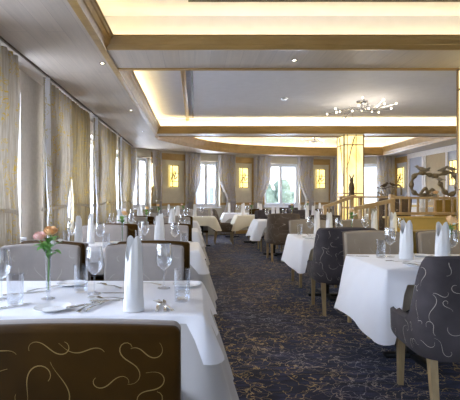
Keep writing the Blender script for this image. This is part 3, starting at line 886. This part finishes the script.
W = dict(wine=make_wine(), tumbler=make_tumbler(), napkin=make_napkin(), plate=make_plate(), fork=make_fork(), knife=make_knife(), spoon=make_spoon(),
         vase=make_vase(), peach=make_rose(M['peach'], seed=2), pink=make_rose(M['pink'], seed=5, h=.300, leaves=5, tip=(-.036, -.014), rad=.028), sprig=make_sprig(), bigpeach=make_rose(M['peach'], seed=8, h=.295, rad=.046, leaves=8))
CAT = dict(wine='wine glass', tumbler='glass', napkin='napkin', plate='plate', fork='fork', knife='knife', spoon='spoon', vase='vase', peach='flower', bigpeach='flower', pink='flower', sprig='flower')
LOOK = dict(wine='stemmed wine glass', tumbler='straight water glass', napkin='tall white standing napkin', plate='small white side plate', fork='silver fork', knife='silver knife', spoon='silver spoon',
            vase='slender glass bud vase', peach='peach rose', bigpeach='large peach rose', pink='pink rose', sprig='sprig of small white flowers')
GRP = dict(wine='wine glasses on the tables', tumbler='water glasses on the tables', napkin='folded napkins standing on the tables', plate='side plates on the tables', fork='forks at the place settings', knife='knives at the place settings', spoon='spoons at the place settings', vase='bud vases on the tables')
def put(k, x, y, z, where, rz=0, s=None, look=None):
    return dup(W[k], (x, y, z), rz, '%s %s' % (look or LOOK[k], where), CAT[k], GRP.get(k), scale=(s, s, s) if s else None)
def seat(x, y, z, face, where, items='nwt', j=0):
    """place setting; face=+1: sitter on the near side looking +Y; y = table edge"""
    f = face; jr = random.Random(int(x*97+y*31))
    jx = lambda: jr.uniform(-.012, .012)
    if 'n' in items: put('napkin', x+jx(), y+f*.12, z, where, rz=0 if f > 0 else PI)
    if 'w' in items: put('wine', x+f*.17+jx(), y+f*.27, z, where)
    if 't' in items: put('tumbler', x+f*.245+jx(), y+f*.20, z, where)
    if 'p' in items: put('plate', x-f*.25, y+f*.12, z, where)
    if 'f' in items:
        put('fork', x-f*.13, y+f*.03, z, where, rz=(0 if f > 0 else PI)+.1)
    if 'k' in items:
        put('knife', x+f*.12, y+f*.03, z, where, rz=(0 if f > 0 else PI)-.06)
    if 's' in items: put('spoon', x+f*.02, y+f*.26, z, where, rz=PI/2)

# ------------------------------------------------------------------ LEFT ROW
LX0, LX1 = -1.62, .03
ly = [1.78, 3.92, 6.05, 8.2]
ldesc = ['front left table', 'second left table', 'third left table', 'fourth left table']
for i, y in enumerate(ly):
    z = table(LX0, LX1, y, y+.72, ldesc[i], ud=(.50, .20, .30, .20), od=(.155, .10, .2, .03 if i == 0 else .1), seed=10+i, uf=.32)
    d = ldesc[i]
    if i == 0:
        put('napkin', -.268, 1.84, z, 'standing at the front right seat of the front left table', rz=.25, s=1.03)
        put('wine', -.52, 2.17, z, 'beside the flower vase on the front left table')
        put('wine', -.945, 2.05, z, 'at the left frame edge on the front left table')
        put('wine', -.170, 2.30, z, 'at the right end of the front left table')
        put('tumbler', -.60, 2.21, z, 'between vase and wine glass on the front left table')
        put('tumbler', -.83, 1.94, z, 'left of the vase on the front left table')
        put('tumbler', -.062, 2.02, z, 'at the right end of the front left table', s=1.06)
        put('plate', -.63, 1.86, z, 'in front of the vase on the front left table')
        put('plate', -.045, 2.36, z, 'at the far right corner of the front left table')
        put('plate', -.70, 2.38, z, 'behind the vase on the front left table')
        put('fork', -.505, 1.81, z, 'right of the front side plate on the front left table', rz=-.25)
        put('fork', -.475, 1.82, z, 'second from the front side plate on the front left table', rz=-.3, look='thin silver fork')
        put('knife', -.56, 1.83, z+.013, 'resting across the front side plate, front left table', rz=-.9, look='short silver knife')
        put('knife', -.13, 1.82, z, 'right of the tall napkin on the front left table', rz=.1)
        put('knife', -.165, 1.82, z, 'nearest the tall napkin on the front left table', rz=.05, look='narrow silver knife')
        put('fork', -.095, 1.83, z, 'at the front right corner of the front left table', rz=.5)
        put('spoon', -.36, 2.02, z, 'lying behind the tall napkin on the front left table', rz=PI/2+.1)
        put('fork', -.33, 2.04, z, 'lying crossways behind the tall napkin, front left table', rz=PI/2-.12)
        put('knife', -.27, 2.17, z, 'laid crossways mid front left table', rz=PI/2)
        put('fork', -.40, 2.28, z, 'at the far middle of the front left table', rz=.9)
        put('fork', -.88, 2.20, z, 'behind the left water glass, front left table', rz=-.8)
        put('knife', -.97, 2.12, z, 'far left on the front left table', rz=-1.1)
        put('knife', -.92, 1.82, z, 'at the left frame edge, front left table', rz=-.8)
        put('fork', -.19, 2.37, z, 'beneath the right wine glass, front left table', rz=1.2)
        put('vase', -.72, 2.06, z, 'holding two roses on the front left table')
        put('peach', -.72, 2.06, z, 'in the bud vase on the front left table', rz=0)
        put('pink', -.72, 2.06, z, 'leaning left in the vase on the front left table', rz=0)
        put('sprig', -.72, 2.06, z, 'beside the roses on the front left table', rz=0)
    else:
        it = 'nwtp' if i == 1 else 'nwt' if i == 2 else 'nw'
        seat(-.36, y, z, 1, 'at the near right seat, '+d, it)
        seat(-1.12, y, z, 1, 'at the near left seat, '+d, it)
        seat(-.36, y+.72, z, -1, 'at the far right seat, '+d, it)
        seat(-1.12, y+.72, z, -1, 'at the far left seat, '+d, it)
        put('vase', -.74, y+.36, z, 'in the middle of the '+d)
        put('peach', -.74, y+.36, z, 'in the vase on the '+d, rz=i)
    # chairs
    nx = -.325
    chair('brown', nx, y-.31, 0, 'embroidered chair with brown velvet back, near right seat of the '+d)
    if i != 0: chair('brown', -1.02, y-.33, -.3 if i == 1 else 0, 'embroidered chair with brown velvet back, near left seat of the '+d)
    chair('brown', -.365, y+.72+.26, PI, 'chair with grey embroidered front, far right seat of the '+d)
    chair('brown', -1.115, y+.72+.26, PI, 'chair with grey embroidered front, far left seat of the '+d)

# ------------------------------------------------------------------ RIGHT ROW
z = table(1.33, 3.0, 2.90, 3.66, 'front right table', undermat='cream', overmat='cloth', ud=(.3, .22, .22, .24), od=(.3, .1, .38, .09), seed=31, oc=1.22, ocf=-.62, uf=.02, of=.46, oamp=.016, ok=6)
fr = ' on the front right table'
put('napkin', 1.70, 3.38, z, 'standing left of centre'+fr).scale = (1.3, 1.3, .98)
put('napkin', 1.86, 3.16, z, 'nearest the grey tub chair'+fr).scale = (1.3, 1.3, .98)
put('wine', 1.625, 3.50, z, 'leftmost'+fr); put('tumbler', 1.53, 3.46, z, 'leftmost'+fr)
put('wine', 2.03, 3.32, z, 'in front of the rose'+fr); put('tumbler', 2.22, 3.34, z, 'right of the rose'+fr)
put('plate', 1.60, 3.06, z, 'near the left corner'+fr); put('fork', 1.72, 2.97, z, 'right of the near side plate'+fr, rz=.9)
put('knife', 1.80, 3.15, z, 'left of the nearer napkin'+fr, rz=1.2); put('fork', 1.66, 3.20, z, 'behind the near side plate'+fr, rz=1.4)
put('plate', 1.90, 3.52, z, 'at the far edge'+fr); put('knife', 1.45, 3.5, z, 'at the far left corner'+fr, rz=1.3)
put('vase', 2.12, 3.50, z, 'holding a peach rose'+fr); put('bigpeach', 2.12, 3.50, z, 'in the bud vase'+fr, rz=1, s=1.0); put('sprig', 2.12, 3.50, z, 'beside the rose'+fr, rz=0)
chair('tub', 1.585, 2.56, -.09, 'large grey embroidered tub chair at the right frame edge, front right table')
chair('taupe', 1.78, 3.93, PI, 'taupe chair on the far side of the front right table, aisle end')
chair('taupe', 2.52, 3.93, PI, 'taupe chair on the far side of the front right table, inner seat')

z = table(1.27, 3.0, 4.92, 5.70, 'second right table', ud=(.3, .2, .18, .2), od=(.3, .1, .30, .08), seed=33, undermat='cream', oc=1.2, ocf=-.6, uf=.02, of=.46, oamp=.014, ok=6)
d = 'second right table'
seat(1.62, 5.70, z, -1, 'at the far aisle seat, '+d, 'ntk'); seat(1.62, 4.92, z, 1, 'at the near aisle seat, '+d, 'nwp')
put('wine', 1.47, 5.35, z, 'nearest the aisle, '+d)
put('fork', 1.44, 5.05, z, 'at the near aisle corner, '+d, rz=.6)
seat(2.38, 4.92, z, 1, 'at the near inner seat, '+d, 'nwt'); seat(2.38, 5.70, z, -1, 'at the far inner seat, '+d, 'nw')
put('vase', 1.98, 5.3, z, 'in the middle of the '+d); put('peach', 1.98, 5.3, z, 'in the vase on the '+d, rz=2); put('sprig', 1.98, 5.3, z, 'in the vase on the '+d, rz=0)
chair('tub', 1.60, 4.66, -.05, 'charcoal embroidered tub chair at the aisle, near side of the second right table')
chair('gold', 2.45, 4.66, 0, 'ochre velvet backed chair, near inner seat of the second right table')
chair('taupe', 1.70, 6.02, PI, 'taupe chair on the far side of the second right table, aisle end')
chair('taupe', 2.45, 6.02, PI, 'taupe chair on the far side of the second right table, inner seat')

z = table(1.33, 3.0, 8.72, 9.5, 'third right table', ud=(.3, .2, .3, .2), od=(.3, .1, .34, .12), seed=35)
d = 'third right table'
seat(1.75, 8.72, z, 1, 'at the near aisle seat, '+d, 'nw'); seat(2.5, 8.72, z, 1, 'at the near inner seat, '+d, 'nwt')
seat(1.75, 9.5, z, -1, 'at the far aisle seat, '+d, 'nw'); seat(2.5, 9.5, z, -1, 'at the far inner seat, '+d, 'n')
put('vase', 2.1, 9.1, z, 'in the middle of the '+d); put('peach', 2.1, 9.1, z, 'in the vase on the '+d, rz=2)
chair('tubmocha', 1.72, 8.38, 0, 'brown tub chair at the aisle, near side of the third right table')
chair('taupe', 2.5, 8.38, 0, 'taupe chair at near inner seat of the third right table')
chair('tub', 1.75, 9.86, PI, 'charcoal tub chair on the far aisle side of the third right table')
chair('tub', 2.55, 9.86, PI, 'charcoal tub chair on the far inner side of the third right table')

# ------------------------------------------------------------------ FAR TABLES
z = table(-1.0, .50, 10.35, 11.05, 'fifth left table', overmat='cream', ud=(.16, .2, .3, .2), od=(.22, .1, .2, .2), seed=37, n_ped=2)
d = 'fifth left table'
seat(.0, 10.35, z, 1, 'at the near right seat, '+d, 'nw'); seat(-.65, 10.35, z, 1, 'at the near left seat, '+d, 'nw'); seat(.0, 11.05, z, -1, 'at the far right seat, '+d, 'nw')
put('vase', -.3, 10.7, z, 'in the middle of the '+d); put('pink', -.3, 10.7, z, 'in the vase on the '+d)
chair('brown', .08, 11.38, PI, 'grey fronted chair at the far right seat of the fifth left table')
chair('brown', -.62, 11.38, PI, 'grey fronted chair at the far left seat of the fifth left table')
z = table(1.14, 1.98, 11.15, 11.95, 'small cream table at the aisle end', overmat='cream', ud=(.2, .2, .18, .2), od=(.26, .2, .24, .26), seed=39, n_ped=1)
d = 'small cream table at the aisle end'
put('napkin', 1.3, 11.5, z, 'on the left of the '+d); put('napkin', 1.8, 11.5, z, 'on the right of the '+d); put('wine', 1.45, 11.7, z, 'on the '+d); put('vase', 1.55, 11.55, z, 'on the '+d); put('pink', 1.55, 11.55, z, 'in the vase on the '+d)
chair('tubmocha', .78, 11.42, -PI/2, 'brown tub chair side-on, left of the small cream table')
chair('tub', 2.36, 11.6, PI/2, 'dark tub chair right of the small cream aisle table')
z = table(.9, 2.1, 12.75, 13.4, 'far centre table by the wall', ud=(.3, .2, .3, .3), od=(.2, .1, .2, .15), seed=41)
d = 'far centre table by the wall'
for k, x in enumerate((1.05, 1.5, 1.95)): put('napkin', x, 12.95, z, ('left one', 'middle one', 'right one')[k]+' on the '+d)
put('wine', 1.3, 12.95, z, 'on the '+d)
chair('brown', 1.85, 12.42, 0, 'brown backed chair in front of the far centre table')
z = table(2.6, 4.2, 13.1, 13.8, 'far table under the wide window', ud=(.3, .2, .3, .3), od=(.2, .1, .2, .15), seed=43)
d = 'far table under the wide window'
for k, x in enumerate((2.8, 3.3, 3.95)): put('napkin', x, 13.3, z, ('left one', 'middle one', 'right one')[k]+' on the '+d)
put('wine', 3.5, 13.3, z, 'on the '+d); put('vase', 3.6, 13.45, z, 'on the '+d); put('peach', 3.6, 13.45, z, 'in the vase on the '+d)
root = empty('menu_card', (3.05, 13.3, z)); bm = new(); prism(bm, [(-.08, 0), (.08, 0), (.08, .012), (-.08, .012)], 0, .24); obj('front_cover', bm, M['purple'], root)
bm = new(); prism(bm, [(-.08, .06), (.08, .06), (.08, .05), (-.08, .05)], 0, .24); obj('back_cover', bm, M['purple'], root)
tag(root, 'plum coloured menu card standing on the far window table', 'menu')
chair('tub', 2.75, 12.72, 0, 'dark tub chair before the far window table, left seat')
chair('taupe', 3.75, 12.72, 0, 'taupe chair before the far window table, right seat')
z = table(4.6, 5.6, 11.7, 12.4, 'far right table beyond the column', ud=(.3, .2, .3, .3), od=(.2, .1, .2, .15), seed=45, n_ped=1)
d = 'far right table beyond the column'
put('napkin', 4.8, 11.9, z, 'left one on the '+d); put('napkin', 5.3, 11.9, z, 'right one on the '+d)

# ------------------------------------------------------------------ platform, parapet, railing
bm = new(); box(bm, 3.15, 6.99, 6.98, 9.25, 0, .30, .01); struct(obj('floor_platform', bm, M['carpet']))
bm = new(); box(bm, 3.15, 6.99, 6.72, 6.97, 0, .90, .01); box(bm, 3.12, 6.99, 6.69, 7.0, .90, .93, .008); struct(obj('wall_parapet', bm, M['litwall']))
for k in range(2):
    bm = new(); box(bm, 3.14-.28*(k+1), 3.14-.28*k-.001, 7.0, 7.95, 0, .2-.1*k, .008); struct(obj('floor_step_%d' % (k+1), bm, M['carpet']))
# level railing
rt = empty('wooden_railing', (3.2, 6.80, .93))
bm = new(); box(bm, -.02, 3.75, -.07, .09, .285, .325, .01); obj('handrail', bm, M['rail'], rt)
bm = new(); box(bm, 0, 3.75, -.02, .03, .03, .075, .006); obj('bottom_rail', bm, M['rail'], rt)
for k in range(26):
    x = .13+k*.14; bm = new(); box(bm, x-.014, x+.014, -.012, .02, .075, .286, .003); obj('baluster', bm, M['rail'], rt)
bm = new(); box(bm, -.05, .02, -.04, .04, -.92, .36, .006); obj('newel_post', bm, M['rail'], rt)
tag(rt, 'level oak railing with balusters on the low wall at right', 'railing')
def stair_rail(x0, z0, x1, z1, y, label, n):
    rt = empty('handrail', ((x0+x1)/2, y, 0)); cx = (x0+x1)/2
    bm = new(); A = Vector((x0-cx, 0, z0)); B = Vector((x1-cx, 0, z1))
    for dy in (-1,):
        vs = [bm.verts.new(p+Vector((0, yy, zz))) for p in (A, B) for yy, zz in ((-.035, -.03), (.035, -.03), (.035, .03), (-.035, .03))]
        for i in range(4): bm.faces.new((vs[i], vs[(i+1) % 4], vs[4+(i+1) % 4], vs[4+i]))
        bm.faces.new(vs[:4][::-1]); bm.faces.new(vs[4:])
    bmesh.ops.recalc_face_normals(bm, faces=bm.faces[:])
    obj('rail', bm, M['rail'], rt, smooth=False)
    for p, nm in ((A+Vector((.04, 0, 0)), 'post'), (B-Vector((.04, 0, 0)), 'post')):
        gz = .0 if p.x+cx < 3.10 else .30
        if 2.86 < p.x+cx < 3.14 and 7 < y < 7.95: gz = .2
        bm = new(); box(bm, p.x-.035, p.x+.035, -.03, .03, gz, p.z-.02, .005); obj(nm, bm, M['rail'], rt)
    for k in range(n):
        t = (k+1)/(n+1); p = A.lerp(B, t); bm = new(); box(bm, p.x-.014, p.x+.014, -.012, .012, .45, p.z-.02); obj('baluster', bm, M['rail'], rt)
    q0 = A; bm = new(); box(bm, A.x+.04, B.x-.04, -.015, .015, .42, .46); obj('bottom_rail', bm, M['rail'], rt)
    tag(rt, label, 'handrail')
stair_rail(2.50, 1.06, 3.15, 1.20, 6.64, 'nearer sloping oak handrail beside the platform steps', 4)
stair_rail(2.45, 1.05, 3.04, 1.26, 8.05, 'farther sloping oak handrail in front of the glowing column', 4)
# things on the platform
chair('tubmocha', 3.48, 7.62, .1, 'brown tub chair on the raised platform behind the handrail', z=.3)
chair('gold', 4.35, 7.42, 0, 'ochre velvet chair on the platform behind the level railing', z=.3)
z = table(4.2, 6.0, 7.82, 8.5, 'table on the raised platform', ud=(.2, .2, .2, .2), od=(.12, .1, .12, .1), seed=51, z=.30)
for k, x in enumerate((4.35, 4.72, 5.1, 5.5)): put('napkin', x, 8.05, z, 'on the platform table, %s behind the railing' % ('leftmost', 'second', 'third', 'rightmost')[k], rz=0)
for k, x in enumerate((4.5, 4.95)): put('wine', x, 8.1, z, 'on the platform table, %s glass' % ('left', 'right')[k])

# ------------------------------------------------------------------ sculptures
def bird(parent, p, s, ang, mat, nm='bird'):
    bm = new(); p = Vector(p); rot = Matrix.Rotation(ang, 3, 'Z')
    ellipsoid(bm, p, (.055*s, .026*s, .028*s), rot @ Matrix.Rotation(-.35, 3, 'Y'))
    h = p+rot @ Vector((.05*s, 0, .03*s)); ellipsoid(bm, h, (.02*s, .017*s, .018*s))
    tube(bm, [h+rot @ Vector((.015*s, 0, 0)), h+rot @ Vector((.038*s, 0, -.003*s))], [.006*s, .0008], 6)
    tube(bm, [p+rot @ Vector((-.04*s, 0, -.005*s)), p+rot @ Vector((-.10*s, 0, -.02*s))], [.015*s, .006*s], 6)
    for q in (-.008, .008): tube(bm, [p+rot @ Vector((0, q*s, -.02*s)), p+rot @ Vector((0, q*s, -.05*s))], .003*s, 5)
    return obj(nm, bm, mat, parent)
zr = .93+.325
rt = empty('driftwood_sculpture', (3.78, 6.81, zr))
bm = new(); tube(bm, spline([(.10, 0, .05), (.02, 0, .02), (-.16, 0, .03), (-.25, .01, .10), (-.27, 0, .22), (-.22, 0, .34), (-.10, 0, .385), (.0, 0, .36), (.10, 0, .335), (.17, .0, .35)], 6), [.03+.012*math.sin(i*.9) for i in range(54)]+[.008], 10); obj('left_arch', bm, M['drift'], rt)
bm = new(); tube(bm, spline([(.05, .0, .33), (.2, 0, .36), (.33, 0, .395), (.43, 0, .34), (.465, 0, .2), (.44, 0, .08), (.34, 0, .035), (.26, 0, .09), (.2, 0, .2), (.17, 0, .25)], 6), [.016]+[.032+.012*math.sin(i*.8+1) for i in range(53)]+[.010], 10); obj('right_arch', bm, M['drift'], rt)
bm = new(); tube(bm, spline([(-.14, -.02, .04), (-.06, -.03, .14), (-.02, -.03, .06), (.05, -.03, .12), (.1, -.02, .035)], 6), .024, 8); obj('root_curl', bm, M['drift'], rt)
for i, (x, zz, s, a) in enumerate(((-.11, .45, 1.3, PI*.95), (-.04, .43, 1.1, 0), (.24, .44, 1.2, .3), (.37, .455, 1.1, PI*.9), (.17, .29, 1.1, 2.2))): bird(rt, (x, 0, zz), s, a, M['birdm'])
tag(rt, 'driftwood arch sculpture with perched birds on the oak railing', 'sculpture')
rt = empty('flower_posy', (3.86, 6.745, zr)); bloom((0, 0, .055), .04, M['peach'], rt, 3); bloom((.07, .01, .035), .025, M['petalwhite'], rt, 4)
bm = new(); lathe(bm, [(.03, 0), (.035, .02), (.03, .035)], 16); obj('pot', bm, M['birdm'], rt)
for a in (0, 2, 4): bm = new(); leafm(bm, (0, 0, .03), (math.cos(a), math.sin(a), .2), .06, .015); obj('leaf', bm, M['leaf'], rt)
tag(rt, 'small peach flower posy inside the driftwood sculpture', 'flowers')
# shelf in front of the far column with a slim figure and branch with birds
sh = empty('display_shelf', (3.55, 9.15, .30))
bm = new(); box(bm, -.42, .95, -.12, .12, .93, .97, .008); obj('shelf_top', bm, M['rail'], sh)
for x in (-.38, .05, .5, .9): bm = new(); box(bm, x-.03, x+.03, -.05, .05, 0, .93, .004); obj('leg', bm, M['rail'], sh)
bm = new(); box(bm, -.38, .92, -.025, .025, .70, .74, .004); obj('cross_rail', bm, M['rail'], sh)
tag(sh, 'open oak display shelf in front of the glowing column', 'shelf')
zs = .30+.971
rt = empty('hare_figurine', (3.40, 9.12, zs))
bm = new(); lathe(bm, [(.06, 0), (.065, .03), (.055, .1), (.065, .18), (.05, .26), (.03, .30), (.04, .33), (.035, .38), (0, .40)], 16, sx=1, sy=.8); obj('body', bm, M['bronze'], rt)
for s in (-1, 1): bm = new(); tube(bm, [(s*.015, 0, .38), (s*.035, 0, .43), (s*.05, 0, .48)], [.012, .014, .003], 8); obj('ear', bm, M['bronze'], rt)
bm = new(); box(bm, -.08, .08, -.06, .06, -.0005, .02, .004); obj('plinth', bm, M['drift'], rt)
tag(rt, 'slim dark hare figurine standing before the glowing column', 'figurine')
rt = empty('branch_sculpture', (4.15, 9.14, zs))
bm = new(); tube(bm, spline([(-.2, 0, .19), (-.05, 0, .16), (.1, 0, .2), (.25, 0, .17)], 6), .009, 6); obj('branch', bm, M['bronze'], rt)
bm = new(); tube(bm, spline([(.12, 0, .02), (.2, .0, .17), (.26, 0, .24), (.33, 0, .2), (.34, 0, .02)], 6), .02, 8); obj('arch', bm, M['drift'], rt)
bm = new(); tube(bm, [(0, 0, 0), (0, 0, .17)], .008, 6); lathe(bm, [(.05, 0), (.05, .012), (0, .014)], 16); obj('stand', bm, M['bronze'], rt)
bird(rt, (-.02, 0, .235), 1.4, .4, M['bronze']); bird(rt, (.15, 0, .25), 1.0, 2.8, M['bronze']); bird(rt, (-.1, 0, .05), 1.0, 2.8, M['birdm'])
tag(rt, 'thin branch sculpture with dark birds right of the column', 'sculpture')
rt = empty('candle', (3.83, 13.42, TH+.0055))
bm = new(); lathe(bm, [(.03, 0), (.012, .01), (.012, .04), (.016, .05)], 16); obj('holder', bm, M['chrome'], rt)
bm = new(); lathe(bm, [(.012, .05), (.010, .36), (0, .365)], 12); obj('wax', bm, M['candle'], rt); tag(rt, 'tall ivory candle on the far window table', 'candle')

# ------------------------------------------------------------------ outside
bm = new(); box(bm, -60, 60, -40, 80, -.6, -.5); struct(obj('ground', bm, M['asphalt'], smooth=False))
def house(x, y, w, d, h, label, nwx, seed):
    rt = empty('house', (x, y, -.5))
    bm = new(); box(bm, -w/2, w/2, -d/2, d/2, 0, h); obj('wall', bm, M['facade'], rt, smooth=False)
    bm = new(); v = [bm.verts.new(c) for c in ((-w/2-.4, -d/2-.5, h), (w/2+.4, -d/2-.5, h), (w/2+.4, d/2+.5, h), (-w/2-.4, d/2+.5, h), (-w/2-.4, 0, h+2.5), (w/2+.4, 0, h+2.5))]
    for f in ((0, 1, 5, 4), (2, 3, 4, 5), (0, 4, 3), (1, 2, 5), (0, 3, 2, 1)): bm.faces.new([v[i] for i in f])
    obj('roof', bm, M['roofm'], rt, smooth=False)
    for i in range(nwx):
        for j in range(int(h//2.8)):
            xx = -w/2+(i+.5)*w/nwx; bm = new(); box(bm, xx-.5, xx+.5, -d/2-.06, -d/2-.001, 1+j*2.8, 2.4+j*2.8); wd = obj('window', bm, M['white_paint'], rt, smooth=False)
            bm = new(); box(bm, xx-.42, xx+.42, -d/2-.08, -d/2-.061, 1.08+j*2.8, 2.32+j*2.8); obj('pane', bm, M['greywall'], wd, smooth=False)
    tag(rt, label, 'house')
house(.5, 30, 7, 7, 6, 'pale house outside the left far window', 4, 1)
def bush(x, y, s, label, seed):
    rt = empty('tree', (x, y, -.5)); r = random.Random(seed); bm = new()
    for k in range(14):
        ellipsoid(bm, (r.uniform(-1, 1)*s, r.uniform(-.7, .7)*s, s*1.4+r.uniform(-.6, .8)*s), (s*.6, s*.6, s*.5), u=10, v=7)
    for v in bm.verts: v.co += Vector((r.uniform(-1, 1), r.uniform(-1, 1), r.uniform(-1, 1)))*.07*s
    obj('crown', bm, M['foliage'], rt, angle=10)
    bm = new(); tube(bm, [(0, 0, 0), (0, 0, s*1.3)], [.12*s, .08*s], 8); obj('trunk', bm, M['drift'], rt); tag(rt, label, 'tree')
bush(7.6, 40, 1.3, 'left tree outside the wide far window', 1); bush(10.5, 42, 1.0, 'right tree outside the wide far window', 2)

# ------------------------------------------------------------------ lights
def area(loc, rot, sx, sy, e, col, name='light'):
    l = bpy.data.lights.new(name, 'AREA'); l.shape = 'RECTANGLE'; l.size = sx; l.size_y = sy; l.energy = e; l.color = col
    o = bpy.data.objects.new(name, l); C.objects.link(o); o.location = loc
    if isinstance(rot, Matrix): o.rotation_euler = rot.to_euler()
    else: o.rotation_euler = rot
    return o
DAY = (.78, .86, 1.0); WARM = (1.0, .765, .36)
for L in LIGHTS:
    if L[0] == 'P':
        l = bpy.data.lights.new('bulb_light', 'POINT'); l.energy = L[4]; l.color = (1, .85, .62); l.shadow_soft_size = .15
        o = bpy.data.objects.new('bulb_light', l); C.objects.link(o); o.location = L[1:4]
    elif L[0] == 'S':
        l = bpy.data.lights.new('downlight_beam', 'SPOT'); l.energy = L[4]; l.color = (1, .85, .62); l.spot_size = 1.6; l.spot_blend = .6; l.shadow_soft_size = .03
        o = bpy.data.objects.new('downlight_beam', l); C.objects.link(o); o.location = L[1:4]
    else:
        m4, s, z, w, h, e = L
        p = m4 @ Vector((s, .45, z+.1)); q = m4.to_3x3(); inward = q @ Vector((0, -1, 0))
        rot = (-inward).to_track_quat('Z', 'Y').to_euler()
        area(p, rot, w, h, e, DAY, 'daylight')
for a, b, z, w in LED:
    L = (b-a).length; m = (a+b)/2; ang = math.atan2(b.y-a.y, b.x-a.x)
    # faces up and a little towards the middle of the coffer
    R3 = Matrix.Rotation(ang, 3, 'Z') @ Matrix.Rotation(PI, 3, 'X')
    area((m.x, m.y, z), R3, L*.98, .03, w*L, WARM, 'cove_strip')
w = bpy.data.worlds.new('World'); sc.world = w; w.use_nodes = True
nt = w.node_tree; bg = nt.nodes['Background']
sky = nt.nodes.new('ShaderNodeTexSky'); sky.sky_type = 'NISHITA'; sky.sun_disc = False; sky.sun_elevation = math.radians(35); sky.sun_rotation = 2.0
mx = nt.nodes.new('ShaderNodeMix'); mx.data_type = 'RGBA'; mx.inputs[0].default_value = .8; mx.inputs[7].default_value = (.72, .82, 1, 1)
nt.links.new(sky.outputs[0], mx.inputs[6]); nt.links.new(mx.outputs[2], bg.inputs[0]); bg.inputs[1].default_value = 1.1

drop_templates()
# ------------------------------------------------------------------ camera
cam = bpy.data.cameras.new('camera'); co = bpy.data.objects.new('camera', cam); C.objects.link(co)
co.location = (0, 0, 1.25); co.rotation_euler = (PI/2, 0, 0)
cam.sensor_width = 36; cam.lens = 420/460*36; cam.shift_x = 35/460; cam.shift_y = -3/460; cam.clip_start = .05
sc.camera = co
vs = sc.view_settings; vs.view_transform = 'Standard'; vs.look = 'None'; vs.exposure = 1.0; vs.gamma = 1; vs.use_curve_mapping = False
sc.cycles.max_bounces = 8; sc.cycles.diffuse_bounces = 4; sc.cycles.transparent_max_bounces = 24
sc.cycles.sample_clamp_indirect = 6; sc.cycles.use_denoising = True
